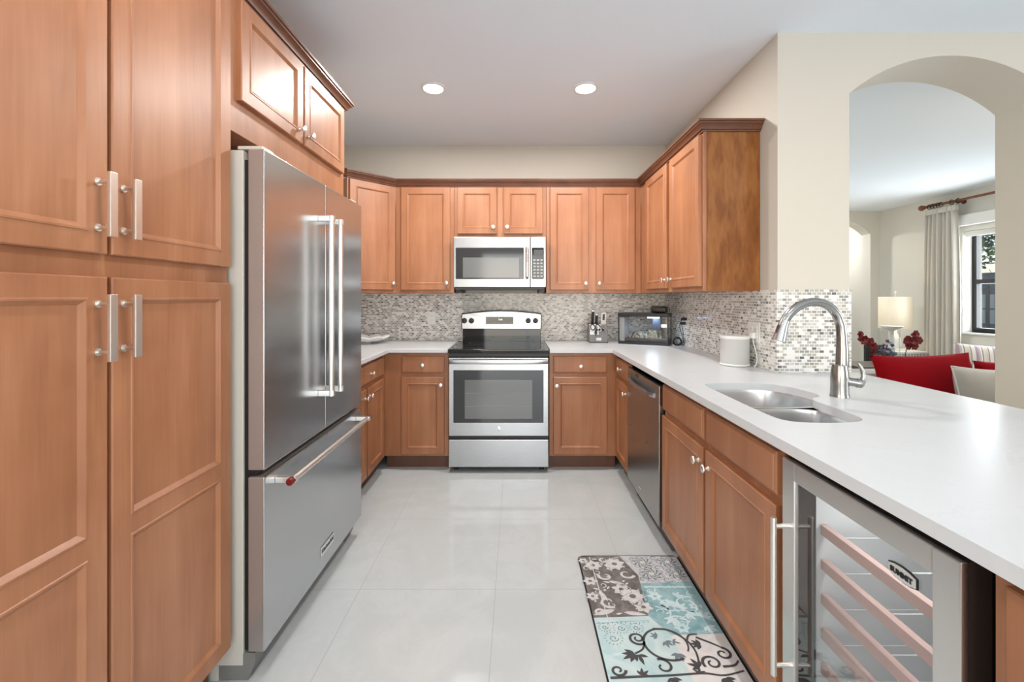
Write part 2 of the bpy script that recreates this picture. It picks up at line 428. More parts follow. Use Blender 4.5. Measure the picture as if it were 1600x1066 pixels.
def add_bar_handle(parent, x, z0, z1, y=-DOOR_T):
    b = MB(); L = z1-z0
    b.box(-.0095, .0095, -.040, -.031, 0, L, .0015)
    for zz in (.022, L-.022):
        b.cyl((0, 0, zz), (0, -.032, zz), .0048, n=12); b.cyl((0, 0, zz), (0, -.004, zz), .009, n=14); b.cyl((0, -.026, zz), (0, -.032, zz), .0075, n=12)
    return b.build('handle', NICKEL, parent, (x, y, z0))
def cabinet(name, label, cat, origin, rot, w_, dep, z0, z1, fronts, toe=0.0, m=WOOD, top=True, group=None, toe_side=.0):
    e = empty(name, (origin[0], origin[1], z0), rot, label, cat, group)
    b = MB(); H = z1-z0; p = .018
    b.box(0, w_, 0, p, toe, H, .0012)                       # face frame
    b.box(0, p, p, dep, toe, H); b.box(w_-p, w_, p, dep, toe, H)
    b.box(p, w_-p, dep-p, dep, toe, H); b.box(p, w_-p, p, dep-p, toe, toe+p)
    if top: b.box(p, w_-p, p, dep-p, H-p, H)
    b.build('body', m, e)
    if toe:
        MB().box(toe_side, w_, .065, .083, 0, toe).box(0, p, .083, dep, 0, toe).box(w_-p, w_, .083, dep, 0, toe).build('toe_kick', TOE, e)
    for f in fronts:
        x0, x1, a, c = f['x0'], f['x1'], f['z0']-z0, f['z1']-z0
        d = door_mesh(x1-x0, c-a, f.get('s', .052), f.get('mid'), f['k'] == 'drawer').build(f['k'], m, e, (x0, 0, a), smooth=25)
        if 'knob' in f: add_knob(d, f['knob'][0]-x0, f['knob'][1]-z0-a)
        if 'handle' in f: add_bar_handle(d, f['handle'][0]-x0, f['handle'][1]-z0-a, f['handle'][2]-z0-a)
    return e
def D(x0, x1, z0, z1, **kw): return dict(k='door', x0=x0, x1=x1, z0=z0, z1=z1, **kw)
def W(x0, x1, z0, z1, **kw): return dict(k='drawer', x0=x0, x1=x1, z0=z0, z1=z1, **kw)
BT = .895                       # carcase top, underside of worktop
BK = .17                        # base toe

# tall pantry on the left: local x runs along world +Y
PX, PY0 = -.9775, .57
cabinet('pantry_cabinet', 'tall brown wooden pantry with four doors and bar handles, at the far left', 'cabinet', (PX, PY0), 90, 1.445-PY0, .60, 0, 2.370, [
    D(1.013-PY0, 1.436-PY0, .138, 1.363, mid=(.585, .640), handle=(1.040-PY0, 1.170, 1.322)),
    D(.583-PY0, 1.003-PY0, .138, 1.363, mid=(.585, .640), handle=(.976-PY0, 1.168, 1.322)),
    D(1.013-PY0, 1.436-PY0, 1.416, 2.365, handle=(1.040-PY0, 1.455, 1.602)),
    D(.583-PY0, 1.003-PY0, 1.416, 2.365, handle=(.976-PY0, 1.453, 1.602))], toe=.13)
# cabinet over the refrigerator
FY0 = 1.447
fc = cabinet('fridge_top_cabinet', 'brown wooden two-door cabinet high above the steel refrigerator', 'cabinet', (PX, FY0), 90, 2.42-FY0, .60, 1.89, 2.370, [
    D(1.492-FY0, 1.925-FY0, 2.005, 2.365, knob=(1.890-FY0, 2.06)),
    D(1.938-FY0, 2.385-FY0, 2.005, 2.365, knob=(1.975-FY0, 2.06))])
MB().box(2.40-FY0, 2.42-FY0, .02, .60, -1.89, 0).build('side_panel', WOOD, fc)

# wall cabinets
UF, UT, UD = 1.352, 2.236, 2.228
B0, B1 = 1.378, UD
cabinet('corner_wall_cabinet', 'brown diagonal corner wall cabinet with one door, beside the refrigerator', 'cabinet', (-1.29, 3.262), 45, .408, .10, UF, UT,
        [D(.014, .394, B0, B1, knob=(.372, 1.43))])
cabinet('wall_cabinet', 'brown wall cabinet with one tall door, left of the microwave', 'cabinet', (-.997, 3.55), 0, .484, .315, UF, UT,
        [D(-.952+.997, -.545+.997, B0, B1, knob=(-.572+.997, 1.435))])
cabinet('wall_cabinet', 'short brown two-door wall cabinet directly above the microwave', 'cabinet', (-.511, 3.55), 0, .762, .315, 1.815, UT,
        [D(-.484+.511, -.159+.511, 1.842, B1, knob=(-.187+.511, 1.895)), D(-.10+.511, .222+.511, 1.842, B1, knob=(-.072+.511, 1.895))])
cabinet('wall_cabinet', 'tall brown two-door wall cabinet on the back wall, right of the microwave', 'cabinet', (.253, 3.55), 0, 1.04-.253, .315, UF, UT,
        [D(.283-.253, .603-.253, B0, B1, knob=(.578-.253, 1.432)), D(.664-.253, .985-.253, B0, B1, knob=(.690-.253, 1.432))])
rc = cabinet('wall_cabinet', 'brown two-door wall cabinet on the right wall with exposed figured end panel', 'cabinet', (1.042, 3.548), -90, 3.548-2.377, .314, UF, UT,
        [D(3.548-3.37, 3.548-2.905, B0, B1, knob=(3.548-2.935, 1.435)), D(3.548-2.845, 3.548-2.392, B0, B1, knob=(3.548-2.815, 1.435))])
ep = MB().box(3.548-2.377, 3.548-2.371, .022, .313, 0, UT-UF).build('end_panel', VENEER, rc); ep['label'] = 'figured golden-brown end panel'

# crown mouldings
CP = [(0, 0), (.009, 0), (.010, .009), (.017, .010), (.019, .016), (.024, .026), (.034, .035), (.038, .037), (.039, .044), (.046, .046), (.047, .057), (0, .057)]
def crown(path, z, label):
    b = MB(); pts = [Vector((p[0], p[1])) for p in path]; loops = []
    for i, p in enumerate(pts):
        ds = []
        if i > 0: ds.append((pts[i]-pts[i-1]).normalized())
        if i < len(pts)-1: ds.append((pts[i+1]-pts[i]).normalized())
        ns = [Vector((d.y, -d.x)) for d in ds]
        n_ = sum(ns, Vector((0, 0))).normalized(); n_ = n_/n_.dot(ns[0])
        loops.append([(p.x+n_.x*o, p.y+n_.y*o, z+h) for o, h in CP])
    b.rings(loops, True, True, True)
    return tag(b.build('crown_molding', CROWN, smooth=25), label, 'molding')
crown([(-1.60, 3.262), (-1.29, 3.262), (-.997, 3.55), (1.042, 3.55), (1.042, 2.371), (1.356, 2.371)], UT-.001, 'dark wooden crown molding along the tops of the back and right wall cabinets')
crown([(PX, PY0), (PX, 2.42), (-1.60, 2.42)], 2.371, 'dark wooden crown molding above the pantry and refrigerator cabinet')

# base cabinets
YF = 3.25
DZ = dict(z0=.126, z1=.712); RZ = dict(z0=.742, z1=.869)
LB0 = 2.425
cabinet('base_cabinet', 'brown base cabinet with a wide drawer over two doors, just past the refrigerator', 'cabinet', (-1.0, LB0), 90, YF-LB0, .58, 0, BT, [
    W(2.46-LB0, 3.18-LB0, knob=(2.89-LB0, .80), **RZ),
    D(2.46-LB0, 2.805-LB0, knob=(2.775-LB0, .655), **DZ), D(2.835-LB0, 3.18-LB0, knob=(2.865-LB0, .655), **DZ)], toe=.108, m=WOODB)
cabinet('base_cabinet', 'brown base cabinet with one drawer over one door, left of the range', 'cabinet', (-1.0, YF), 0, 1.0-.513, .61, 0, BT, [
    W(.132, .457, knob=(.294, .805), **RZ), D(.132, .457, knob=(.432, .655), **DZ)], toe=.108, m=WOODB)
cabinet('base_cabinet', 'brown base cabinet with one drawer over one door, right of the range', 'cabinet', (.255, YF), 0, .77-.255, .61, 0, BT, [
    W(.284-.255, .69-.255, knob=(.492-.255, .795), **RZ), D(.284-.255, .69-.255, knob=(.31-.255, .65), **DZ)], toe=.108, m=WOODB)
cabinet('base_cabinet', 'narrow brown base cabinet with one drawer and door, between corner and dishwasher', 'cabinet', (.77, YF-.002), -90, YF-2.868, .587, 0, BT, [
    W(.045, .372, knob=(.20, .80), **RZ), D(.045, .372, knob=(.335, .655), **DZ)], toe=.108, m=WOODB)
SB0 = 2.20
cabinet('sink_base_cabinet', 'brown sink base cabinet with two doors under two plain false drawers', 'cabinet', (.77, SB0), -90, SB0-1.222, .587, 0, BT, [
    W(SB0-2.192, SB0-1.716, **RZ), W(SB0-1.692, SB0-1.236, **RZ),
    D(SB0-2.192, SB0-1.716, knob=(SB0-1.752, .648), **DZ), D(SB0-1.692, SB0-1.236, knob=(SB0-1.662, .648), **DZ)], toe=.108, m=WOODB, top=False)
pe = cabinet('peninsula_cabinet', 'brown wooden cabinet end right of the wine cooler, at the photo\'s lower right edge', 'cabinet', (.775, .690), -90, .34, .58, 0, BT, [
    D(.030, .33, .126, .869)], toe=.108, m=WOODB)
pb = MB().box(1.362, 1.378, .352, 2.205, 0, BT).build('peninsula_back_panel', WOODB)
tag(pb, 'long brown wooden panel closing the back of the peninsula under the worktop', 'panel')

# ------------------------------------------------------------------ worktops
CZ0, CZ1 = .897, .927
def slab(name, outer, holes, label):
    bm = bmesh.new(); es = []
    for lp in [outer]+holes:
        vs = [bm.verts.new((x, y, CZ1)) for x, y in lp]
        es += [bm.edges.new((vs[i], vs[(i+1) % len(vs)])) for i in range(len(vs))]
    bmesh.ops.triangle_fill(bm, edges=es, use_beauty=True, use_dissolve=False)
    r = bmesh.ops.extrude_face_region(bm, geom=bm.faces[:])
    for v in [g_ for g_ in r['geom'] if isinstance(g_, bmesh.types.BMVert)]: v.co.z = CZ0
    b = MB(); b.bm.free(); b.bm = bm
    o = b.build(name, QUARTZ, smooth=30)
    md = o.modifiers.new('edge', 'BEVEL'); md.width = .003; md.segments = 2; md.limit_method = 'ANGLE'; md.angle_limit = R(50)
    return tag(o, label, 'worktop')
slab('countertop', [(-1.607, 2.426), (-.955, 2.426), (-.955, 3.215), (-.514, 3.215), (-.514, 3.859), (-1.607, 3.859)], [],
     'white quartz worktop in the corner between refrigerator and range')
def smooth_loop(pts, per=5):
    out = []; n = len(pts)
    for i in range(n):
        p0, p1, p2, p3 = [Vector(pts[(i+k-1) % n]) for k in range(4)]
        for k in range(per):
            t_ = k/per
            q = .5*((2*p1)+(-p0+p2)*t_+(2*p0-5*p1+4*p2-p3)*t_*t_+(-p0+3*p1-3*p2+p3)*t_**3)
            out.append((q.x, q.y))
    return out
# outline of the two sink bowls seen from above (x, y)
HOLE = [(.834, 1.86), (.845, 1.905), (.885, 1.930), (.97, 1.938), (1.06, 1.937), (1.13, 1.918), (1.180, 1.862), (1.203, 1.79), (1.207, 1.715), (1.188, 1.672), (1.140, 1.640),
        (1.123, 1.59), (1.121, 1.50), (1.117, 1.405), (1.100, 1.355), (1.050, 1.328), (.97, 1.321), (.89, 1.327), (.849, 1.352), (.836, 1.40), (.832, 1.50), (.832, 1.62), (.832, 1.75)]
HOLE_S = smooth_loop(HOLE, 4)
slab('countertop', [(.256, 3.215), (.725, 3.215), (.725, .33), (1.76, .33), (1.76, 2.205), (1.349, 2.205), (1.349, 3.859), (.256, 3.859)], [HOLE_S],
     'long white quartz worktop of the peninsula with the sink cut into it')

# ------------------------------------------------------------------ sink
sk = empty('sink', (0, 0, 0), 0, 'undermounted stainless double-bowl sink in the white peninsula worktop', 'sink')
def bowl(pts, z0, name):
    lp = smooth_loop(pts, 5); cx = sum(p[0] for p in lp)/len(lp); cy = sum(p[1] for p in lp)/len(lp)
    def ring(k, z): return [(cx+(x-cx)*k, cy+(y-cy)*k, z) for x, y in lp]
    b = MB(); zt = CZ0-.001
    b.rings([ring(1.09, zt-.003), ring(1.09, zt), ring(1.0, zt), ring(.985, zt-.012), ring(.965, z0+.04), ring(.93, z0+.012), ring(.86, z0), ring(.15, z0-.004), ring(.15, z0-.012)], cap1=True)
    o = b.build(name, SINKM, sk, smooth=60)
    md = o.modifiers.new('thickness', 'SOLIDIFY'); md.thickness = .0012; md.offset = 1
    MB().lathe([(.040, -.003), (.040, .001), (.030, .002), (.024, -.002), (.0001, -.002)], (cx, cy, z0), n=24).build('drain', CHROME, sk)
bowl([(.838, 1.85), (.850, 1.90), (.89, 1.926), (.97, 1.933), (1.06, 1.932), (1.125, 1.913), (1.175, 1.857), (1.198, 1.79), (1.200, 1.715), (1.17, 1.655), (1.10, 1.632), (.97, 1.625), (.88, 1.632), (.845, 1.665), (.836, 1.75)], .70, 'bowl')
bowl([(.836, 1.50), (.845, 1.555), (.89, 1.588), (.98, 1.593), (1.06, 1.588), (1.110, 1.560), (1.117, 1.49), (1.112, 1.41), (1.095, 1.358), (1.045, 1.333), (.97, 1.326), (.89, 1.332), (.853, 1.356), (.840, 1.41)], .74, 'bowl')

# ------------------------------------------------------------------ faucet
fa = empty('faucet', (1.267, 1.67, CZ1), 0, 'tall brushed steel gooseneck faucet with pull-down head behind the sink', 'faucet')
k = 1/(399*4.1)
FP = [(965, 540), (966, 440), (964, 360), (957, 285), (935, 222), (900, 178), (858, 150), (815, 138), (770, 136), (725, 145), (685, 163), (645, 195), (615, 228), (597, 260)]
path = [((x-950)*k, 0, (742-y)*k) for x, y in FP]
MB().lathe([(.0335, 0), (.0335, .004), (.0315, .012), (.0305, .05), (.0310, .075), (.029, .10), (.0255, .122), (.0235, .126)]).build('body', FAUCETM, fa)
MB().tube([(.003, 0, .120)]+path, [.0235]+[.0225, .0205, .0185, .0175, .017]+[.0165]*9, 20).build('spout', FAUCETM, fa)
HP = [((x-950)*k, 0, (742-y)*k) for x, y in [(600, 255), (588, 285), (574, 335), (560, 383)]]
MB().tube(HP, [.0175, .0185, .0215, .0245], 20).build('spray_head', STEEL, fa)
MB().box(-.006, .006, -.004, .004, -.018, .018, .003).build('spray_button', BLACK, fa, (HP[1][0]-.022, -.004, HP[1][2]-.015), (0, R(14), 0))
hb = MB().cyl((.0, -.004, .066), (.050, -.018, .058), .0165, .0165, 18).tube([(.049, -.0178, .058), (.053, -.019, .0575), (.066, -.022, .055), (.072, -.023, .054)], [.0172, .0185, .0175, .012], 18).build('handle_hub', FAUCETM, fa)
MB().tube([(.058, -.020, .054), (.072, -.022, .064), (.0745, -.023, .084), (.070, -.023, .106), (.062, -.022, .124), (.056, -.021, .134)], [.015, .011, .0085, .0075, .0065, .004], 14).build('lever', FAUCETM, fa)

# ------------------------------------------------------------------ refrigerator (local x = world +Y, local -y = front)
FR = empty('refrigerator', (-.86, 1.46, 0), 90, 'large stainless french-door refrigerator with bottom freezer drawer', 'refrigerator')
FW = .92
MB().box(.004, FW-.004, .075, .72, .05, 1.822, .004).build('case', CASE, FR)
MB().box(.012, FW-.012, .058, .075, .10, 1.79).build('gasket', BLACK, FR)
def fdoor(name, x0, x1, z0, z1, parent=FR):
    b = MB(); b.box(x0, x1, 0, .058, z0, z1, .006)
    b.bm.normal_update()
    for f in b.bm.faces:
        if abs(f.normal.y) > .5 and f.calc_center_median().y < .02: f.material_index = 0
        elif f.calc_center_median().y < .006: f.material_index = 0
        else: f.material_index = 1
    return b.build(name, [STEEL_F, DOORSIDE], parent, smooth=40)
d1 = fdoor('door', 0, .4685, .722, 1.825); d2 = fdoor('door', .4725, FW, .722, 1.825)
dr = fdoor('freezer_drawer', 0, FW, .100, .700)
MB().box(.01, FW-.01, .03, .06, .702, .720).build('door_gap_seal', BLACK, FR)
def pro_handle(parent, p0, p1, posts, r=.0115, cap=None):
    b = MB(); a = Vector(p0); c = Vector(p1); b.cyl(a, c, r, n=18)
    d = (c-a).normalized()
    for q in posts:
        q = Vector(q)
        if abs(d.z) > .5: b.box(q.x-.010, q.x+.010, q.y-.013, 0, q.z-.012, q.z+.012, .002)
        else: b.box(q.x-.012, q.x+.012, q.y-.013, 0, q.z-.010, q.z+.010, .002)
    h = b.build('handle', NICKEL, parent)
    if cap:
        for e_, s_ in ((a, -1), (c, 1)): MB().lathe([(.0135, -.012), (.0135, .006), (.011, .010), (.0001, .011)], e_, d*s_, 18).build('end_cap', cap, h)
    return h
pro_handle(d1, (.405, -.055, .885), (.405, -.055, 1.672), [(.405, -.055, .897), (.405, -.055, 1.660)])
pro_handle(d2, (.500, -.055, .885), (.500, -.055, 1.672), [(.500, -.055, .897), (.500, -.055, 1.660)])
pro_handle(dr, (.055, -.060, .662), (.865, -.060, .662), [(.075, -.060, .662), (.845, -.060, .662)], cap=RED_CAP)
bd = MB().box(-.067, .067, -.003, 0, -.021, .021, .001).build('badge', CHROME, FR, (.485, 0, .190))
text('lettering', 'KitchenAid', .026, BLACK, bd, (0, -.0035, 0))
for x in (.03, FW-.10): MB().box(x-.02, x+.05, .012, .10, 1.8255, 1.838, .004).build("hinge_cover", CASE, FR)
MB().box(.03, FW-.03, .11, .60, .02, .05).build('base_grille', DARKGREY, FR)
for x0 in (.005, FW-.085):
    MB().prism([(.035, .094), (.035, .06), (.06, .0), (.16, .0), (.16, .094)], x0, x0+.08, 'yz', bev=.004).build('foot', mat('foot_grey', (.19, .185, .17), .5), FR)
MB().box(.005, .012, .16, .70, .0, .05).build('side_skirt', CASE, FR)

# ------------------------------------------------------------------ range
RX0, RX1, RY = -.507, .249, 3.19
RG = empty('range', (RX0, RY, 0), 0, 'freestanding stainless electric range with black glass cooktop on the back wall', 'stove')
RW = RX1-RX0
MB().box(.003, RW-.003, .055, .655, .03, .895).build('body', BLACK, RG)
for fx in (.03, RW-.07):
    for fy in (.09, .58): MB().cyl((fx+.02, fy, 0), (fx+.02, fy, .03), .018, n=12).build('foot', BLACK, RG)
b = MB().box(-.002, RW+.002, .005, .655, .895, .928, .006)
ct = b.build('cooktop', BLACKG, RG)
for (cx, cy, cr) in ((.19, .19, .11), (.56, .19, .085), (.19, .46, .085), (.56, .46, .11)):
    MB().lathe([(cr, .0), (cr, .0006), (cr-.004, .0006), (cr-.004, 0)], (cx, cy, .9275), n=36, cap0=False, cap1=False).build('burner_ring', DARKGREY, ct)
MB().box(0, RW, .018, .05, .868, .897, .003).build('front_trim', BLACK, RG)
# back guard
MB().box(.038, RW-.030, .575, .652, .925, 1.045, .004).build('backguard', BLACKG, RG)
pts = [(.030, 1.040), (RW-.024, 1.040), (RW-.024, 1.175)] + [(RW-.024-(RW-.054)*i/14, 1.175+.027*math.sin(math.pi*i/14)) for i in range(1, 14)] + [(.030, 1.175)]
MB().prism(pts, .545, .652, bev=.004).build('console_shell', BLACK, RG)
cpts = [(x if x < .1 or x > .6 else x, z) for x, z in pts]
cx = RW/2+.003
pin = [(cx+(x-cx)*.978, 1.1+(z-1.1)*.93-.003) for x, z in pts]
cp = MB().prism(pin, .538, .547, bev=.002).build('control_panel', STEEL, RG)
MB().box(.245, .485, .534, .540, 1.083, 1.146, .002).build('display', BLACKG, cp)
text('clock_digits', '12:06', .017, mat('clock_glow', (.5, .6, .6), .5, emit=(.7, .9, .95), es=1.4), cp, (.372, .5335, 1.122))
KEY = mat('key_print', (.42, .43, .43), .5)
key0 = MB().box(-.005, .005, -.0006, .0006, -.004, .004).build('touch_key', KEY, cp, (.262, .5335, 1.096), flat=True)
for i, x in enumerate((.262, .292, .322, .352, .382, .412, .442, .465)):
    for z_ in ((1.096, 1.122) if i in (0, 1, 6, 7) else (1.096,)):
        if (x, z_) == (.262, 1.096): continue
        kk = key0.copy(); COL.objects.link(kk); kk.parent = cp; kk.location = (x, .5335, z_)
for x in (.062, .124, .620, .684):
    kb = MB().lathe([(.024, 0), (.023, .012), (.019, .020), (.0001, .021)], axis=(0, -1, 0)).box(-.004, .004, -.026, -.012, -.022, .026, .002).build('knob', BLACK, cp, (x-.005, .538, 1.112), (0, R(random.uniform(-8, 8)), 0))
# oven door
od = MB().box(.004, RW-.004, 0, .052, .278, .865, .006).build('oven_door', STEEL, RG)
MB().box(.040, RW-.042, -.003, .004, .378, .772, .003).build('window_surround', OVENGLASS, od)
MB().box(.125, RW-.125, -.0045, -.001, .408, .700, .002).build('window', OVENIN, od)
rk = MB()
for zz in (.50, .60): rk.box(.13, RW-.13, -.0050, -.0043, zz, zz+.003)
rk.build('oven_rack', MIDGREY, od)
hb = MB(); n = 16; hp = []
for i in range(n+1):
    tt = i/n; hp.append((.012+(RW-.024)*tt, -.020-.022*math.sin(math.pi*tt)**.5, .838))
lo = []
for (x, y, z) in hp: lo.append([(x, y-.008, z-.016), (x, y-.012, z), (x, y-.008, z+.016), (x, y+.006, z+.016), (x, y+.006, z-.016)])
hb.rings(lo, True, True, True); hb.box(.010, .032, -.024, 0, .824, .852, .002); hb.box(RW-.032, RW-.010, -.024, 0, .824, .852, .002)
hb.build('handle', STEEL, od)
em = MB().lathe([(.014, 0), (.014, .002), (.011, .0025), (.0001, .0025)], axis=(0, -1, 0), n=24).build('emblem', CHROME, od, (RW/2, 0, .335))
text('lettering', 'GE', .013, DARKGREY, em, (0, -.0028, 0))
MB().box(.004, RW-.004, 0, .05, .045, .252, .006).build('warming_drawer', STEEL, RG)
MB().box(.004, RW-.004, .012, .055, .254, .278).build('drawer_gap', BLACK, RG)

# ------------------------------------------------------------------ microwave
MX0, MX1, MY = -.503, .243, 3.45
MW = empty('microwave', (MX0, MY, 1.386), 0, 'stainless over-the-range microwave with black glass door window', 'microwave')
w_ = MX1-MX0; H = 1.806-1.386
MB().box(.006, w_-.006, .035, .400, .004, H, .003).build('body', BLACK, MW)
for x0, x1 in ((.006, .05), (w_-.05, w_-.006)): MB().box(x0, x1, .10, .40, -.030, .004).build('mounting_bracket', BLACK, MW)
md = MB().box(0, .618, 0, .035, .012, H, .004).build('door', STEEL, MW)
MB().box(.017, .568, -.003, .004, .078, .332, .006).build('window_surround', OVENGLASS, md)
MB().box(.075, .530, -.0045, -.001, .088, .252, .002).build('window', OVENIN, md)
b = MB()
b.tube([(.593, 0, .088), (.593, -.030, .100), (.593, -.036, .20), (.593, -.036, .22), (.593, -.030, .318), (.593, 0, .330)], .0125, 14)
b.build('handle', CHROME, md)
cpn = MB().box(.621, w_, 0, .035, .012, H, .004).build('control_panel', STEEL, MW)
MB().box(.632, w_-.016, -.003, .004, .078, .332, .006).build('keypad', BLACKG, cpn)
key1 = MB().box(-.009, .009, -.0004, .0004, -.006, .006).build('touch_key', KEY, cpn, (.654, -.0032, .101), flat=True)
for r_ in range(6):
    for c_ in range(3):
        if r_+c_ == 0: continue
        kk = key1.copy(); COL.objects.link(kk); kk.parent = cpn; kk.location = (.654+c_*.028, -.0032, .101+r_*.026)
MB().box(.648, .722, -.0036, -.0028, .270, .315).build('clock_display', DARKGREY, cpn)
em = MB().lathe([(.014, 0), (.014, .002), (.011, .0025), (.0001, .0025)], axis=(0, -1, 0), n=24).build('emblem', CHROME, md, (.368, 0, .372))
text('lettering', 'GE', .013, DARKGREY, em, (0, -.0028, 0))
MB().box(.01, w_-.01, .02, .39, -.006, .006).build('vent_grille', DARKGREY, MW)

# ------------------------------------------------------------------ dishwasher (right run; local x = world -Y)
DW = empty('dishwasher', (.752, 2.862, 0), -90, 'built-in dishwasher with dark stainless door and pocket handle', 'dishwasher')
dl = 2.862-2.207
MB().box(.012, dl-.012, .03, .58, .10, .872).build('body', BLACK, DW)
MB().box(0, dl, .03, .05, .105, .878).build('gasket_frame', BLACK, DW)
dd = MB().box(.006, dl-.022, -.005, .028, .112, .852, .005).build('door', STEEL_D, DW)
b = MB(); lo = []
for i in range(17):
    tt = i/16; x = .085+.475*tt; o_ = .030*math.sin(math.pi*tt)**.45 if 0 < tt < 1 else 0
    lo.append([(x, -.006-o_, .772), (x, -.013-o_, .784), (x, -.010-o_, .798), (x, .004-o_, .798), (x, .004-o_, .772)])
b.rings(lo, True, True, True); b.build('handle', STEEL, dd)
MB().box(.085, .56, -.0065, .0, .790, .822, .006).build('handle_pocket', DARKGREY, dd)
MB().box(.20, .26, -.0065, -.004, .826, .842, .001).build('display', BLACKG, dd)
MB().box(.275, .315, -.0065, -.004, .165, .177, .001).build('badge', CHROME, dd)
MB().box(.01, dl-.01, .060, .075, 0, .108).build('kick_plate', DARKGREY, DW)

# ------------------------------------------------------------------ wine cooler
WC = empty('wine_cooler', (.75, 1.2025, 0), -90, 'undercounter wine cooler with steel-framed glass door and wooden racks', 'wine cooler')
wl = 1.2025-.719; zt, zb = .868, .09
b = MB(); p = .025
b.box(.008, wl-.008, .060, .60, zt-p+.004, zt+.004); b.box(.008, wl-.008, .060, .60, .05, .05+p)
b.box(.008, .008+p, .060, .60, .05+p, zt-p+.004); b.box(wl-.008-p, wl-.008, .060, .60, .05+p, zt-p+.004); b.box(.008+p, wl-.008-p, .58, .60, .05+p, zt-p+.004)
b.build('body', BLACK, WC)
b = MB(); q = p+.008
b.box(q, wl-q, .572, .579, .076, .84); b.box(q, q+.004, .07, .572, .076, .84); b.box(wl-q-.004, wl-q, .07, .572, .076, .84); b.box(q, wl-q, .07, .572, .076, .080); b.box(q, wl-q, .07, .572, .836, .84)
b.build('lining', COOLIN, WC)
b = MB(); fr = .051
for (x0, x1, z0, z1) in ((0, fr, zb, zt), (wl-fr, wl, zb, zt), (fr, wl-fr, zb, zb+fr), (fr, wl-fr, zt-fr, zt)): b.box(x0, x1, 0, .014, z0, z1, .003)
cd = b.build('door', steel('cooler_frame_steel', (.74, .73, .71), .30, (1, 1, 8), .02), WC)
b = MB()
for (x0, x1, z0, z1) in ((.002, fr, zb, zt-.001), (wl-fr, wl-.002, zb, zt-.001), (fr, wl-fr, zb, zb+fr), (fr, wl-fr, zt-fr, zt-.001)): b.box(x0, x1, .0145, .055, z0, z1)
b.build('door_gasket', mat('dark_brown_plastic', (.030, .020, .016), .4), cd)
MB().box(fr-.004, wl-fr+.004, .006, .010, zb+fr-.004, zt-fr+.004).build('glass', WINEGLASS, cd)
hh = MB().cyl((.035, -.045, .283), (.035, -.045, .714), .0075, n=16)
for zz in (.310, .690): hh.cyl((.035, 0, zz), (.035, -.045, zz), .006, n=12)
hh.build('handle', NICKEL, cd)
bp = [(.0, -.010), (.014, -.0145), (.031, -.016), (.048, -.0145), (.062, -.010), (.062, .010), (.048, .0145), (.031, .016), (.014, .0145), (0, .010)]
MB().prism(bp, -.0005, .0035, bev=.001).build('badge_rim', BLACK, cd, (.3415, .0015, .776))
bg = MB().prism([(.031+(x-.031)*.93, z*.84) for x, z in bp], -.003, .001, bev=.0008).build('badge', mat('badge_silver', (.72, .72, .70), .3, .6), cd, (.3415, .002, .776))
text('lettering', 'SUMMIT', .0145, BLACK, bg, (.031, -.0035, -.0005), bold=.0006, sx=.92)
MB().lathe([(.009, 0), (.009, .002), (.007, .003), (.0001, .003)], axis=(0, -1, 0)).build('lock', CHROME, cd, (wl-.026, 0, .60))
for zz in (.683, .589, .495, .401, .307, .213):
    r_ = MB().box(q+.006, wl-q-.006, .080, .098, zz-.014, zz+.014, .002)
    r_.build('rack_front', RACKW, WC)
    r_ = MB()
    for i in range(3): r_.cyl((q+.05+i*.142, .098, zz), (q+.05+i*.142, .56, zz), .0016, n=6)
    r_.cyl((q+.01, .55, zz), (wl-q-.01, .55, zz), .0016, n=6)
    r_.build('rack_wires', COOLIN, WC)
MB().box(.01, wl-.01, .07, .09, 0, .05).build('kick_plate', BLACK, WC)
MB().box(.06, wl-.06, .145, .175, .832, .837).build('added_led_strip', mat('added_led_strip', (.9, .9, .9), .4, emit=(.95, .98, 1), es=3), WC)  # strip and glow below added to lift the interior like the glass reflection
l = area('cooler_fill_glow', (0, 0, 0), (0, 0, 0), .34, .03, .42, (.97, .99, 1)); l.parent = WC; l.location = (wl/2, .16, .830); l.rotation_euler = (R(8), 0, 0)

# ------------------------------------------------------------------ outlets and cords
def outlet(loc, rz, label, two=False, slots=True):
    e = empty('outlet', loc, rz, label, 'outlet', 'white wall outlets')
    W_ = .118 if two else .072
    MB().box(-W_/2, W_/2, -.006, 0, -.058, .058, .003).build('cover_plate', PLATEW, e)
    for x in ((-.024, .024) if two else (0,)):
        b = MB().box(x-.0165, x+.0165, -.008, -.004, -.034, .034, .002)
        b.build('socket', WHITE, e)
        b = MB()
        for zz in (-.018, .018):
            b.box(x-.007, x-.005, -.0085, -.0075, zz-.004, zz+.004); b.box(x+.005, x+.007, -.0085, -.0075, zz-.004, zz+.004); b.cyl((x, -.0075, zz-.009), (x, -.0085, zz-.009), .002, n=8)
        b.build('slot', DARKGREY, e)
outlet((-.760, YB-.008, 1.130), 0, 'white single outlet on the tiled back wall, left of the range')
outlet((1.350, 3.370, 1.128), -90, 'white outlet on the right tiled wall behind the fish tank')
outlet((1.350, 2.415, 1.120), -90, 'white double outlet on the right tiled wall above the round speaker', True)

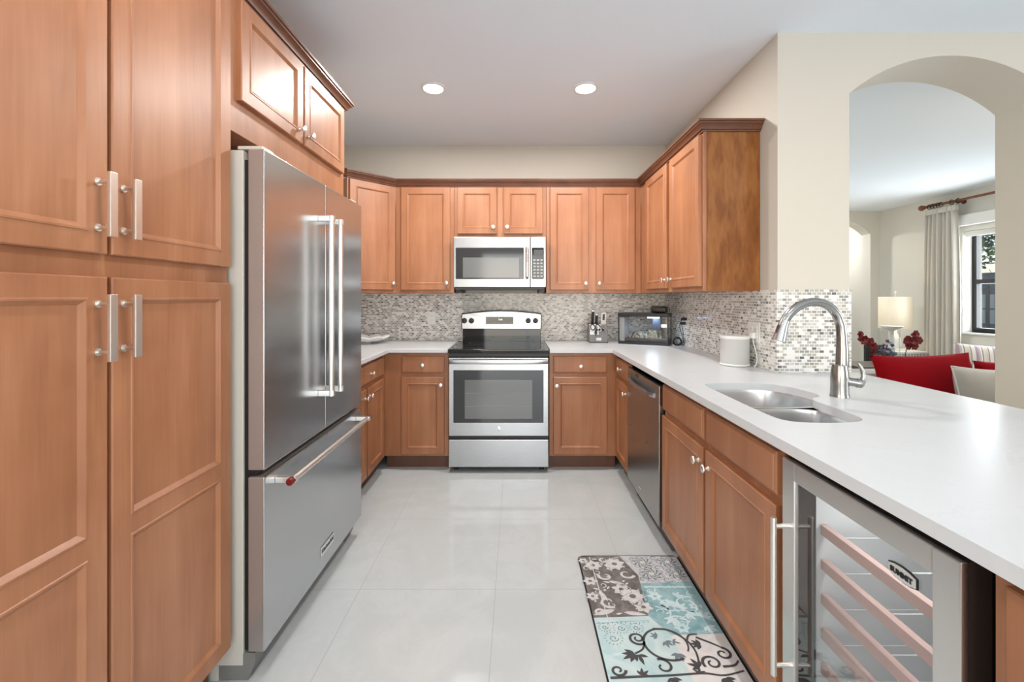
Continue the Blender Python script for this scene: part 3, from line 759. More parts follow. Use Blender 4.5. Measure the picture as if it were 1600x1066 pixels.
# ------------------------------------------------------------------ platter
pt = MB(); lo = []
for r_, z in ((.001, .010), (.05, .010), (.085, .012), (.125, .024), (.155, .045), (.153, .050), (.12, .030), (.085, .018), (.001, .016)):
    n = 72; lo.append([(r_*1.15*math.cos(2*math.pi*i/n)*(1+(.16 if r_ > .1 else .06)*abs(math.sin(4.5*2*math.pi*i/n))),
                        r_*.85*math.sin(2*math.pi*i/n)*(1+(.16 if r_ > .1 else .06)*abs(math.sin(4.5*2*math.pi*i/n))), z*(1+.35*abs(math.sin(4.5*2*math.pi*i/n)))) for i in range(n)])
pt.rings(lo, True, True, True); pt.lathe([(.05, 0), (.055, .012)], n=32)
tag(pt.build('platter', CERAMIC, None, (-1.27, 3.60, CZ1+.0005), (0, 0, R(20)), smooth=50), 'white scalloped leaf-edged platter on the worktop beside the refrigerator', 'platter')

# ------------------------------------------------------------------ knife block with knives
KB = (.708, 3.70)
kbm = mat('block_grey', (.16, .16, .16), .4); kbw = mat('block_clear', (.62, .63, .64), .15, coat=.3)
e = empty('knife_block', (KB[0], KB[1], CZ1), 0, 'grey and clear knife block on the worktop right of the range', 'knife block')
MB().prism([(-.055, .004), (.055, .004), (.055, .165), (-.020, .150), (-.055, .105)], -.078, .078, 'yz', bev=.003).build('body', kbm, e)
MB().box(-.078, .078, -.057, .057, 0, .006, .002).build('base', BLACK, e)
MB().box(-.076, .000, -.0575, -.050, .070, .100, .001).build('front_panel', kbw, e)
MB().box(-.022, .022, -.0570, -.053, .020, .045, .001).build('badge', kbw, e)
MB().prism([(-.060, .100), (-.056, .100), (-.021, .156), (-.024, .160)], -.074, .020, 'yz').build('upper_panel', kbw, e)
STEELB = STEEL
def knife(x, y, z, tilt, L, col, label, wd=.011):
    o = MB().box(-wd, wd, -.008, .008, 0, L, .004).build('knife_handle_tmp', col)
    o.name = 'kitchen_knife'; o.location = (x, y, z); o.rotation_euler = (R(tilt), 0, 0)
    bl = MB().box(-wd*.8, wd*.8, -.001, .001, -.06, 0).build('blade', STEEL, o)
    cp_ = MB().box(-wd*.9, wd*.9, -.0085, .0085, L-.003, L+.010, .003).build('end_cap', CHROME, o)
    return tag(o, label, 'knife', 'knives in the knife block')
bx, by = KB
knife(bx-.040, by+.028, CZ1+.155, 12, .115, BLACK, 'black-handled knife, the tallest in the knife block, upper left')
knife(bx-.008, by+.018, CZ1+.152, 12, .085, BLACK, 'black-handled knife next to the tallest one in the knife block')
sh = empty('peeler', (bx+.050, by+.005, CZ1+.160), 0, 'white-framed utensil with dark slot standing at the knife block\'s upper right', 'peeler')
sh.rotation_euler = (R(14), 0, 0)
MB().prism([(-.022, -.03), (.022, -.03), (.023, .09), (.014, .105), (-.014, .105), (-.023, .09)], -.006, .006, bev=.003).build('frame', WHITE, sh)
MB().box(-.010, .010, -.008, .0, .035, .090, .003).build('slot', DARKGREY, sh)
for i, x in enumerate((-.018, .008, .036)):
    knife(bx+x, by-.030, CZ1+.085, 42, .060, BLACK, 'short black steak knife in the low front row of the knife block, %s of three' % ('left', 'middle', 'right')[i], .006)
sc = empty('scissors', (bx-.028, by-.068, CZ1+.096), 0, 'black-handled scissors hung on the front of the knife block', 'scissors')
sc.rotation_euler = (R(-30), 0, 0)
for s_ in (-1, 1):
    ring = [(s_*.022+.019*math.cos(a)*1.0, 0, .045+.027*math.sin(a)) for a in [2*math.pi*i/20 for i in range(21)]]
    MB().tube(ring, .0042, 8, caps=False).build('loop_handle', BLACK, sc)
MB().prism([(-.004, .02), (.004, .02), (.012, -.010), (0, -.035), (-.012, -.010)], -.003, .003).build('blade', BLACK, sc)

# ------------------------------------------------------------------ fish tank in the corner
TA = -27.5; tx, ty = (.86+1.215)/2+.046, (3.59+3.405)/2+.089
tk = empty('fish_tank', (tx, ty, CZ1), TA, 'small black-framed glass fish tank in the worktop corner', 'fish tank')
tw, td, th = .200, .098, .262
b = MB()
b.box(-tw, tw, -td, td, 0, .022, .002); b.build('base_frame', BLACK, tk)
b = MB()
for sx in (-1, 1):
    for sy in (-1, 1): b.box(sx*tw-sx*.008, sx*tw, sy*td-sy*.008, sy*td, .022, th-.03)
b.build('corner_strips', BLACK, tk)
b = MB()
for sy in (-1, 1): b.box(-tw+.008, tw-.008, sy*(td-.003), sy*(td-.006), .022, th-.03)
for sx in (-1, 1): b.box(sx*(tw-.003), sx*(tw-.006), -td+.008, td-.008, .022, th-.03)
b.build('glass', GLASS, tk)
MB().box(-tw-.003, tw+.003, -td-.003, td+.003, th-.032, th-.002, .004).build('lid', BLACK, tk)
MB().box(.03, .115, -.045, .02, th-.046, th-.034).build('tank_light', mat('tank_light', (.5, .7, 1), .4, emit=(.45, .65, 1), es=6), tk)
b = MB().box(.055, .175, -.055, .085, th, th+.052, .014).box(.06, .115, -.058, -.02, th+.004, th+.040, .012)
b.build('filter_housing', BLACK, tk)
l = area('tank_glow', (0, 0, 0), (0, 0, 0), .09, .05, .5, (.75, .87, 1)); l.parent = tk; l.location = (.06, -.01, th-.048)
MB().box(.06, .125, .02, .085, .115, th-.034, .004).build('filter_box', mat('filter_smoke', (.03, .04, .06), .2), tk)
MB().box(-tw+.012, tw-.012, -td+.012, td-.012, .022, .050, .006).build('gravel', mat('dark_gravel', (.06, .055, .06), .9), tk)
MB().box(-tw+.010, -.150, -td+.010, td-.010, .024, th-.04).build('end_panel', MIDGREY, tk)
def in_tank(o, x, y, z, rz=0):
    a = R(TA); o.location = (tx+x*math.cos(a)-y*math.sin(a), ty+x*math.sin(a)+y*math.cos(a), CZ1+z); o.rotation_euler = (0, 0, R(TA+rz)); return o
rkm = MB(); lo = []
for i, (r_, z) in enumerate(((.075, 0), (.066, .018), (.045, .040), (.018, .055), (.001, .058))):
    lo.append([(r_*1.0*math.cos(a)*(1+.12*math.sin(3*a+i)), r_*.5*math.sin(a)*(1+.1*math.sin(4*a)), z) for a in [2*math.pi*j/22 for j in range(22)]])
rkm.rings(lo, True, True, True)
tag(in_tank(rkm.build('rock', mat('slate_rock', (.09, .085, .10), .8)), -.06, .02, .050), 'dark slate rock mound inside the fish tank, left side', 'rock')
dm = mat('driftwood', (.36, .33, .24), .8)
for nm, x, y, rz, lab in (('driftwood', -.03, -.045, 0, 'pale driftwood twigs lying at the front of the fish tank'), ('driftwood', .09, -.03, 40, 'pale driftwood twigs heaped at the right end of the fish tank')):
    b = MB(); rr = random.Random(rz+3)
    for i in range(16 if rz else 15):
        a = rr.uniform(0, 6.28); L = rr.uniform(.035, .085) if not rz else rr.uniform(.04, .075)
        px_, py_ = rr.uniform(-.105, .08)*(.65 if rz else 1), rr.uniform(-.014, .02); h = rr.uniform(.1, .9 if not rz else 1.5)
        dx, dy = math.cos(a)*L*.5, math.sin(a)*L*.14
        b.tube([(px_, py_, .002), (px_+dx*.5, py_+dy*.5, L*h*.5+.006), (px_+dx, py_+dy, L*h*.62+rr.uniform(0, .012))], [.0065, .0050, .002], 6)
    tag(in_tank(b.build(nm, dm), x, y, .050), lab, 'driftwood', 'driftwood in the fish tank')
pw = mat('pale_tips', (.75, .74, .68), .6)
b = MB(); rr = random.Random(4)
for i in range(7):
    x = -.035+.012*i; b.tube([(x, 0, 0), (x+rr.uniform(-.01, .01), .004, .06), (x+rr.uniform(-.02, .02), .0, .10+rr.uniform(0, .03))], [.002, .0025, .0015], 6)
    b.box(x-.006, x+.006, -.002, .002, .085, .115, .002, mi=1)
tag(in_tank(b.build('water_plant', [mat('plant_dark', (.05, .06, .035), .7), pw]), .140, .030, .050), 'dark water plant with pale tips at the right end of the fish tank', 'plant')
cordm = mat('black_cord', (.01, .01, .01), .5)
def cord(name, pts, r, m, label, plug=None):
    sp = []
    n = len(pts)
    for i in range(n-1):
        p0, p1, p2, p3 = [Vector(pts[max(0, min(n-1, i+k))]) for k in (-1, 0, 1, 2)]
        for q in range(8):
            t_ = q/8; sp.append(.5*((2*p1)+(-p0+p2)*t_+(2*p0-5*p1+4*p2-p3)*t_*t_+(-p0+3*p1-3*p2+p3)*t_**3))
    sp.append(Vector(pts[-1]))
    o = tag(MB().tube(sp, r, 8).build(name, m), label, 'cord')
    if plug:
        (x, y, z), s_ = plug; MB().box(x-.040, x, y-.012, y+.012, z-.011, z+.011, .004).build('plug', m, o)
    return o
z = CZ1+.004
cord('power_cord', [(1.310, 3.358, 1.146), (1.300, 3.36, 1.13), (1.325, 3.38, 1.03), (1.340, 3.40, .95), (1.342, 3.44, z), (1.338, 3.49, z), (1.330, 3.53, z)], .003, cordm, 'black power cord with plug in the upper socket behind the fish tank', ((1.342, 3.358, 1.146), 0))
cord('power_cord', [(1.310, 3.385, 1.110), (1.302, 3.392, 1.09), (1.330, 3.41, 1.00), (1.343, 3.43, .955), (1.344, 3.48, z+.006), (1.342, 3.52, z), (1.340, 3.56, z)], .003, cordm, 'black power cord with plug in the lower socket behind the fish tank', ((1.342, 3.385, 1.110), 0))
b = MB()
for i in range(5):
    rr_ = .026+.002*i; b.tube([(rr_*math.cos(a), .6*rr_*math.sin(a)*.4, .034+rr_*math.sin(a)) for a in [2*math.pi*j/22 for j in range(23)]], .003, 6, caps=False)
tag(b.build('cord_coil', cordm, None, (1.298, 3.430, CZ1), (0, 0, R(-30))), 'coiled black cord standing against the right end of the fish tank', 'cord')

# ------------------------------------------------------------------ smart speaker
sp_ = empty('smart_speaker', (1.256, 2.45, CZ1), 0, 'round grey fabric speaker with white top on the right worktop', 'speaker')
MB().lathe([(.070, 0), (.078, .003), (.079, .010), (.076, .013)], n=40).build('base_ring', WHITE, sp_)
MB().lathe([(.0755, .012), (.0765, .02), (.0765, .150), (.0755, .155)], n=48).build('fabric_sleeve', SPEAKERF, sp_)
MB().lathe([(.0765, .154), (.0785, .158), (.0785, .166), (.074, .171), (.0001, .172)], n=48).build('top_cap', WHITE, sp_)
wc_ = mat('white_cord', (.78, .78, .76), .45)
cord('speaker_cord', [(1.334, 2.400, 1.090), (1.332, 2.392, 1.06), (1.338, 2.378, 1.01), (1.338, 2.368, .96), (1.328, 2.370, .934), (1.322, 2.366, z)], .0028, wc_, 'white power cord plugged in behind the round speaker', None)
MB().box(1.322, 1.342, 2.383, 2.418, 1.084, 1.120, .005).build('plug', wc_, bpy.data.objects['speaker_cord'])

# ------------------------------------------------------------------ kitchen mat with printed patchwork
RUG = (.312, 2.160)
MW_, ML_ = .450, .765
US = 1.125                      # the printed pattern is laid out on 45 cm and spread over the mat's 51 cm
mp = [mat('mat_black_edge', (.012, .012, .013), .6)]
def cloth(name, a, c, sc, lo=.35, hi=.65):
    m = mat(name, a, .65, spec=.3); g = NG(m)
    g.l(g.ramp(g.noise(g.coord((1, 1, 1)), sc, 4, .6, .8), [(lo, a), (hi, c)]), g.b.inputs['Base Color']); return m
mp += [cloth('mat_taupe', (.10, .085, .080), (.215, .195, .185), 14), cloth('mat_dove', (.40, .40, .41), (.58, .57, .58), 26),
       cloth('mat_teal', (.17, .32, .35), (.32, .47, .49), 12), cloth('mat_aqua', (.40, .56, .57), (.55, .65, .64), 9), cloth('mat_cream', (.58, .55, .53), (.70, .67, .645), 9),
       mat('mat_ink', (.055, .055, .055), .65), cloth('mat_ivory', (.50, .48, .47), (.62, .60, .59), 30), mat('mat_slate', (.15, .19, .21), .65), cloth('mat_pale_teal', (.45, .60, .62), (.58, .68, .69), 20)]
K_, TAUPE, DOVE, TEAL, AQUA, CREAM, INK, IVORY, SLATE, PTEAL = range(10)
b = MB()
def P2(u, v, h=0.0): return (u*US, -v, .0125+h)          # u across from the left edge, v away from the far edge towards the photographer
rad = .022; outl = []
for cx_, cy_, a0 in ((rad, -rad, 90), (rad, -ML_+rad, 180), (MW_-rad, -ML_+rad, 270), (MW_-rad, -rad, 0)):
    for i in range(7): a = R(a0+90*i/6); outl.append(((cx_+rad*math.cos(a))*US, cy_+rad*math.sin(a)))
c_ = (MW_*US/2, -ML_/2)
def sc_(k_, z): return [(c_[0]+(x-c_[0])*(1-k_/(MW_/2)), c_[1]+(y-c_[1])*(1-k_/(ML_/2)), z) for x, y in outl]
b.rings([sc_(0, 0), sc_(0, .006), sc_(.004, .011), sc_(.010, .0122)], True, True, True, mi=K_)
def poly(pts, mi, h): b.face([P2(u, v, h) for u, v in pts], mi)
e_ = .004
patches = [((e_, e_+.010), (.185, e_+.006), (.232, .16), (.205, .415), (e_, .425), TAUPE), ((.185, e_+.006), (MW_-.012, e_+.010), (MW_-.012, .205), (.226, .215), (.232, .16), DOVE),
           ((.226, .215), (MW_-.012, .205), (MW_-.012, .505), (.255, .515), (.205, .415), TEAL), ((e_, .425), (.205, .415), (.255, .515), (.262, ML_-.008), (e_, ML_-.008), AQUA),
           ((.255, .515), (MW_-.012, .505), (MW_-.012, ML_-.008), (.262, ML_-.008), CREAM)]
for p in patches: poly(p[:-1], p[-1], .0003)
def ribbon(pts, wd, mi, h=.0006):
    if len(pts) < 9:
        sm = []; m_ = len(pts)
        for i in range(m_-1):
            p0, p1, p2, p3 = [Vector(pts[max(0, min(m_-1, i+k_))]) for k_ in (-1, 0, 1, 2)]
            for q in range(8):
                t_ = q/8; sm.append(.5*((2*p1)+(-p0+p2)*t_+(2*p0-5*p1+4*p2-p3)*t_*t_+(-p0+3*p1-3*p2+p3)*t_**3))
        pts = sm+[Vector(pts[-1])]
    n = len(pts); L_ = []; R_ = []
    for i in range(n):
        a = Vector(pts[max(0, i-1)]); c = Vector(pts[min(n-1, i+1)]); d = (c-a); d = d.normalized() if d.length else Vector((1, 0)); nn = Vector((-d.y, d.x))
        w2 = (wd(i/(n-1)) if callable(wd) else wd)/2; p = Vector(pts[i]); L_.append(p+nn*w2); R_.append(p-nn*w2)
    for i in range(n-1): poly([L_[i], L_[i+1], R_[i+1], R_[i]], mi, h)
def spiral(cx, cy, r0, r1, a0, turns, n=40): return [(cx+(r0+(r1-r0)*i/n)*math.cos(R(a0)+turns*6.283*i/n), cy+(r0+(r1-r0)*i/n)*math.sin(R(a0)+turns*6.283*i/n)) for i in range(n+1)]
def leaf(x, y, ang, L, wd, mi, h=.0007):
    ca, sa = math.cos(R(ang)), math.sin(R(ang))
    pts = [(t_*L, wd*math.sin(math.pi*t_**.8)*(1 if s_ else -1)/2) for s_, seq in ((1, (0, .2, .4, .6, .8, 1)), (0, (.8, .6, .4, .2))) for t_ in seq]
    poly([(x+a*ca-c*sa, y+a*sa+c*ca) for a, c in pts], mi, h)
def spray(x, y, ang, L, mi, n=5, h=.0007):
    for i in range(n): leaf(x, y, ang-62+124*i/(n-1), L*(1-.3*abs(i/(n-1)-.5)*2), L*.30, mi, h+.00002*i)
def flower(x, y, r_, mi, n=6, core=None, a0=0, h=.0007):
    for i in range(n): leaf(x, y, a0+360*i/n, r_, r_*.62, mi, h+.00002*i)
    if core is not None: poly([(x+r_*.24*math.cos(a), y+r_*.24*math.sin(a)) for a in [6.283*k_/10 for k_ in range(10)]], core, h+.0003)
def outline_flower(x, y, r_, mi, n=7, h=.0008, wd=.0025):
    ribbon([(x+r_*(.72+.28*abs(math.sin(n/2*a)))*math.cos(a), y+r_*(.72+.28*abs(math.sin(n/2*a)))*math.sin(a)) for a in [6.283*i/56 for i in range(57)]], wd, mi, h)
# taupe damask with ivory flowers
for x, y, r_, n, a0 in ((.055, .085, .042, 7, 10), (.150, .075, .050, 8, 30), (.175, .300, .055, 7, 0), (.140, .255, .040, 6, 20), (.026, .200, .034, 6, 0), (.200, .365, .038, 6, 15), (.018, .050, .025, 6, 0), (.020, .300, .028, 6, 40)):
    flower(x, y, r_, IVORY, n, TAUPE, a0); outline_flower(x, y, r_*1.05, INK if r_ > .04 else SLATE, n, .0011, .0018)
for sp in (spiral(.095, .165, .030, .010, 200, -.8), spiral(.185, .150, .032, .012, 20, .8), spiral(.075, .335, .034, .012, 60, .8), spiral(.105, .040, .020, .006, 0, .9), spiral(.030, .395, .020, .006, 0, -.9)):
    ribbon(sp, lambda t_: .014*(1-t_*.65), IVORY, .0006)
for x, y, a, L in ((.090, .38, 160, .09), (.05, .265, 70, .07), (.13, .13, 250, .06), (.12, .395, 10, .08), (.10, .20, 20, .07)): leaf(x, y, a, L, L*.28, IVORY)
ribbon([(.050, .02), (.052, .20), (.054, .40), (.056, .50)], .004, IVORY, .0013); ribbon([(.06, .10), (.13, .045), (.18, .02)], .005, IVORY, .0012)
rr = random.Random(21)
for i in range(26):
    x, y = rr.uniform(.012, .20), rr.uniform(.02, .41); a = rr.uniform(0, 360)
    leaf(x, y, a, rr.uniform(.016, .034), .010, IVORY if i % 3 else SLATE, .0005+.00001*i)
for i in range(9):
    x, y = rr.uniform(.02, .19), rr.uniform(.03, .40)
    ribbon(spiral(x, y, .016, .004, rr.uniform(0, 360), rr.choice((-.9, .9))), lambda t_: .0055*(1-.5*t_), IVORY, .00055)
# grey paisley
for x, y, r_ in ((.275, .065, .042), (.385, .060, .040), (.290, .150, .044), (.395, .150, .038)):
    for q, mi_ in ((1.0, SLATE), (.82, IVORY), (.66, SLATE), (.5, IVORY)): flower(x, y, r_*q, mi_, 9, None, q*40, .0006+.0003*(1-q)*3)
    outline_flower(x, y, r_*1.18, SLATE, 9, .0010, .0022); outline_flower(x, y, r_*.36, INK, 5, .0017, .0018)
for x, y, t_ in ((.24, .035, 1), (.332, .105, -1), (.43, .105, 1), (.335, .025, 1), (.245, .190, -1), (.345, .190, 1)): ribbon(spiral(x, y, .022, .005, 30, .9*t_), .0035, SLATE, .0009)
# teal with pale scrolls
ribbon([(.235+.010*i, .240+.006*math.sin(i*1.7)) for i in range(20)], .006, PTEAL, .0006); ribbon([(.235+.010*i, .240-.006*math.sin(i*1.7)) for i in range(20)], .004, PTEAL, .0007)
for sp in (spiral(.375, .355, .055, .030, 300, -.75), spiral(.300, .345, .035, .008, 100, .9), spiral(.310, .450, .040, .010, 200, .9), spiral(.250, .400, .05, .03, 290, .4)): ribbon(sp, lambda t_: .008*(1-.5*t_), PTEAL, .0007)
ribbon([(.245, .36), (.29, .385), (.345, .385), (.40, .42), (.435, .44)], .006, PTEAL, .0008)
for x, y, a, L in ((.30, .36, 250, .05), (.33, .37, 300, .05), (.35, .40, 40, .05), (.29, .43, 120, .05), (.40, .42, 300, .05), (.27, .30, 200, .04), (.34, .30, 330, .04), (.395, .47, 60, .045)): spray(x, y, a, L, PTEAL, 4)
flower(.262, .300, .030, PTEAL, 6, TEAL); flower(.305, .478, .030, PTEAL, 6, TEAL); flower(.39, .36, .022, PTEAL, 5, TEAL)
for i in range(16):
    x, y = rr.uniform(.24, .43), rr.uniform(.235, .495)
    ribbon(spiral(x, y, .017, .004, rr.uniform(0, 360), rr.choice((-.8, .8))), lambda t_: .0042*(1-.5*t_), PTEAL, .00055)
    leaf(x+.012, y+.01, rr.uniform(0, 360), .026, .009, PTEAL, .0005+.00001*i)
# aqua with small dark dots and rings
for x, y, r_ in ((.035, .475, .018), (.090, .480, .022), (.145, .478, .020), (.055, .530, .026)):
    for q in range(14):
        a = 6.283*q/14; leaf(x+r_*math.cos(a), y+r_*math.sin(a), math.degrees(a), .007, .0035, SLATE, .0007)
    ribbon(spiral(x, y, r_*.62, r_*.15, 0, 1.2), .0028, SLATE, .0008)
for q in range(12): leaf(.018+.016*q, .448+.004*math.sin(q), 90, .008, .0035, SLATE)
ribbon([(.006, .455), (.10, .447), (.20, .440)], .003, TEAL, .0006); ribbon([(.006, .620), (.06, .600), (.10, .612)], .012, PTEAL, .0005)
# large black scrolls over both lower patches
ink = lambda t_: .0100*(1-.40*t_)
ribbon(spiral(.225, .555, .075, .070, 60, .92), ink, INK, .0012)
ribbon([(.20, .484), (.25, .490), (.295, .535), (.310, .590), (.300, .650)], ink, INK, .0013)
ribbon(spiral(.135, .530, .030, .006, 60, 1.5), ink, INK, .0012); ribbon([(.155, .545), (.140, .580), (.110, .600)], .007, INK, .0012)
spray(.108, .600, 150, .050, INK, 5); spray(.120, .605, 80, .045, INK, 3)
ribbon(spiral(.185, .655, .032, .008, 250, .95), ink, INK, .0012)
ribbon(spiral(.345, .640, .032, .008, 150, 1.3), ink, INK, .0012); ribbon([(.372, .655), (.41, .650), (.432, .63)], ink, INK, .0012)
ribbon(spiral(.395, .600, .028, .006, 280, 1.2), ink, INK, .0012); ribbon([(.335, .525), (.38, .555), (.40, .572)], ink, INK, .0012)
ribbon([(.300, .540), (.315, .515), (.345, .510)], .007, INK, .0012)
spray(.338, .560, 190, .040, INK, 5); spray(.300, .655, 220, .045, INK, 4); spray(.225, .545, 60, .035, SLATE, 4); spray(.250, .600, 100, .040, SLATE, 4); spray(.205, .520, 200, .030, SLATE, 4); spray(.25, .545, 20, .028, SLATE, 3)
ribbon([(.010, .700), (.10, .695), (.20, .690), (.30, .682), (.36, .690), (.43, .672)], ink, INK, .0012)
ribbon(spiral(.040, .670, .024, .006, 0, 1.2), ink, INK, .0012); spray(.11, .690, 300, .035, INK, 4); spray(.29, .680, 280, .03, INK, 3); spray(.20, .70, 80, .04, INK, 4); spray(.36, .70, 70, .045, INK, 4)
ob = b.build('kitchen_mat', mp, None, (RUG[0], RUG[1], .0), flat=True)
bm_ = bmesh.new(); bm_.from_mesh(ob.data)
for f in bm_.faces:
    if abs(f.normal.z) > .9 and f.normal.z < 0 and f.calc_center_median().z > .011: f.normal_flip()
bm_.to_mesh(ob.data); bm_.free()
tag(ob, 'patchwork floral kitchen mat in grey and aqua on the white floor', 'mat')

# ------------------------------------------------------------------ living room beyond the arch
def pillow(name, loc, rot, w_, h_, t_, m, label, cat='pillow', group=None, sag=0.0, pipe=None):
    b = MB(); n = 22; front = []; back = []
    for s_, store in ((-1, front), (1, back)):
        for j in range(n+1):
            row = []
            for i in range(n+1):
                u, v = -1+2*i/n, -1+2*j/n
                pu = u*(1-.06*(1-abs(v)**2)*abs(u)**6); pv = v*(1-.05*(1-abs(u)**2)*abs(v)**6)
                th_ = t_/2*((1-abs(u)**2.6)*(1-abs(v)**2.6))**.55
                row.append((pu*w_/2, s_*th_+.004*math.sin(5*u+3*v)*(1-abs(u))*(1-abs(v)), pv*h_/2+h_/2-sag*(1-u*u)*max(v, 0)*.5))
            store.append(row)
    for g_ in (front, back):
        vs = [[b.bm.verts.new(p) for p in r] for r in g_]
        for j in range(n):
            for i in range(n): b.bm.faces.new((vs[j][i], vs[j][i+1], vs[j+1][i+1], vs[j+1][i]))
    bmesh.ops.remove_doubles(b.bm, verts=b.bm.verts, dist=1e-4)
    o = b.build(name, m, None, loc, rot, smooth=60)
    if pipe:
        per = [front[0][i] for i in range(n+1)]+[front[j][n] for j in range(1, n+1)]+[front[n][i] for i in range(n-1, -1, -1)]+[front[j][0] for j in range(n-1, 0, -1)]
        MB().tube(per+[per[0]], .005, 6, caps=False).build('piping', pipe, o)
    return tag(o, label, cat, group)
# sofa facing the kitchen
so = empty('sofa', (2.52, 2.58, 0), 0, 'grey upholstered sofa beyond the arch, mostly hidden behind the white worktop', 'sofa')
MB().box(0, 2.1, 0, .92, .08, .30, .03).build('base', GREYFAB, so)
MB().box(.0, 2.1, .70, .92, .28, .74, .05).build('backrest', GREYFAB, so)
for x0 in (0, 1.95): MB().box(x0-.02, x0+.14, .0, .72, .28, .55, .04).build('armrest', GREYFAB, so)
for x0 in (.13, 1.03): MB().box(x0, x0+.90, .0, .70, .29, .44, .04).build('seat_cushion', GREYFAB, so)
for x0 in (.06, 2.0):
    for y0 in (.06, .82): MB().cyl((x0, y0, 0), (x0, y0, .085), .02, n=10).build('leg', BLACK, so)
pillow('throw_pillow', (3.055, 3.10, .435), (R(-14), R(-1), R(4)), .80, .47, .17, REDFAB, 'long dark red satin pillow seen over the worktop edge', group='red pillows on the sofa', sag=.012)
pillow('throw_pillow', (3.72, 3.17, .435), (R(-14), R(2), R(-4)), .46, .40, .15, REDFAB, 'dark red pillow to the right, partly hidden behind the arch jamb', group='red pillows on the sofa')
pillow('throw_pillow', (3.22, 2.86, .435), (R(-14), R(5), R(8)), .52, .40, .15, mat('pillow_grey', (.42, .405, .37), .85, spec=.2), 'light grey pillow with piped edge leaning in front of the red ones', pipe=mat('piping_white', (.66, .65, .62), .8))
# armchair under the window with striped pillow
ac = empty('armchair', (5.02, 4.55, 0), 0, 'pale upholstered chair under the window, mostly hidden behind the pillows', 'armchair')
MB().box(0, .68, 0, .78, .08, .42, .03).build('base', GREYFAB, ac)
MB().box(.52, .70, 0, .78, .38, .60, .05).build('backrest', GREYFAB, ac)
for x0 in (.05, .63):
    for y0 in (.05, .73): MB().cyl((x0, y0, 0), (x0, y0, .085), .02, n=10).build('leg', BLACK, ac)
STRIPE = mat('striped_fabric', (.5, .45, .42), .85); g = NG(STRIPE)
tc = g.n('ShaderNodeTexCoord'); sp = g.n('ShaderNodeSeparateXYZ'); g.l(tc.outputs['Object'], sp.inputs[0])
fr_ = g.math('FRACT', g.math('MULTIPLY', sp.outputs[0], 6.5))
g.l(g.ramp(fr_, [(0, (.55, .50, .43)), (.18, (.28, .20, .18)), (.24, (.66, .63, .58)), (.45, (.36, .27, .30)), (.62, (.50, .42, .42)), (.74, (.70, .68, .64)), (.82, (.24, .18, .17)), (.88, (.60, .56, .50))], 'CONSTANT'), g.b.inputs['Base Color'])
pillow('throw_pillow', (5.32, 4.86, .415), (R(-12), R(4), R(-20)), .50, .36, .13, STRIPE, 'striped pillow in white, mauve and grey below the window')
# lamp on side table in the far corner
st = empty('side_table', (5.33, 6.0, 0), 0, 'pale ribbed side table under the lit lamp in the far corner', 'table')
MB().box(-.24, .24, -.24, .24, .555, .58, .003).build('tabletop', mat('table_top', (.55, .54, .50), .4), st)
b = MB().box(-.22, .22, -.22, .22, .06, .555)
for i in range(11): b.cyl((-.20+.04*i, -.222, .06), (-.20+.04*i, -.222, .552), .016, n=8)
b.build('body', mat('table_body', (.40, .41, .38), .5), st)
MB().box(-.19, .19, -.19, .19, 0, .06).build('plinth', DARKGREY, st)
la = empty('table_lamp', (5.33, 6.0, .58), 0, 'lit table lamp with a square beige shade in the far corner', 'lamp')
MB().box(-.09, .09, -.09, .09, 0, .025, .003).lathe([(.05, .025), (.075, .08), (.06, .17), (.025, .24), (.012, .30)]).build('base', CERAMIC, la)
MB().cyl((0, 0, .29), (0, 0, .80), .006, n=10).lathe([(.012, .79), (.014, .81), (.012, .825), (.0001, .828)]).build('stem', NICKEL, la)
b = MB(); hs = .130
for a in range(4):
    c0 = (math.cos(R(45+90*a+6))*hs*1.414, math.sin(R(45+90*a+6))*hs*1.414); c1 = (math.cos(R(135+90*a+6))*hs*1.414, math.sin(R(135+90*a+6))*hs*1.414)
    b.face([(c0[0], c0[1], .30), (c1[0], c1[1], .30), (c1[0], c1[1], .745), (c0[0], c0[1], .745)])
bmesh.ops.remove_doubles(b.bm, verts=b.bm.verts, dist=1e-4)
s_ = b.build('lamp_shade', SHADE, la); md_ = s_.modifiers.new('t', 'SOLIDIFY'); md_.thickness = .003
pl = bpy.data.lights.new('lamp_bulb', 'POINT'); pl.energy = 7; pl.color = (1, .80, .55); pl.shadow_soft_size = .05
po = bpy.data.objects.new('lamp_bulb', pl); COL.objects.link(po); po.parent = la; po.location = (0, 0, .55)
# side table with vase of orchids
vt = empty('console_table', (3.66, 4.20, 0), 0, 'small dark table holding the glass vase behind the sofa', 'table')
MB().box(-.42, .42, -.20, .20, .63, .66, .003).build('tabletop', mat('dark_table', (.05, .03, .02), .3), vt)
for sx in (-1, 1):
    for sy in (-1, 1): MB().box(sx*.40, sx*.36, sy*.18, sy*.14, 0, .63).build('leg', DARKGREY, vt)
va = empty('glass_vase', (3.65, 4.20, .66), 0, 'clear glass cylinder vase with dark shells, beyond the arch', 'vase')
MB().lathe([(.0001, 0), (.096, 0), (.098, .004), (.098, .33), (.094, .33), (.094, .012), (.0001, .012)], n=40).build('glass', clear_glass('vase_glass', (.97, .98, .98), 1.2), va)
shm = [mat('shell_teal', (.05, .10, .14), .4), mat('shell_plum', (.13, .06, .11), .4), mat('shell_pale', (.45, .47, .52), .4)]
b = MB(); rr = random.Random(9)
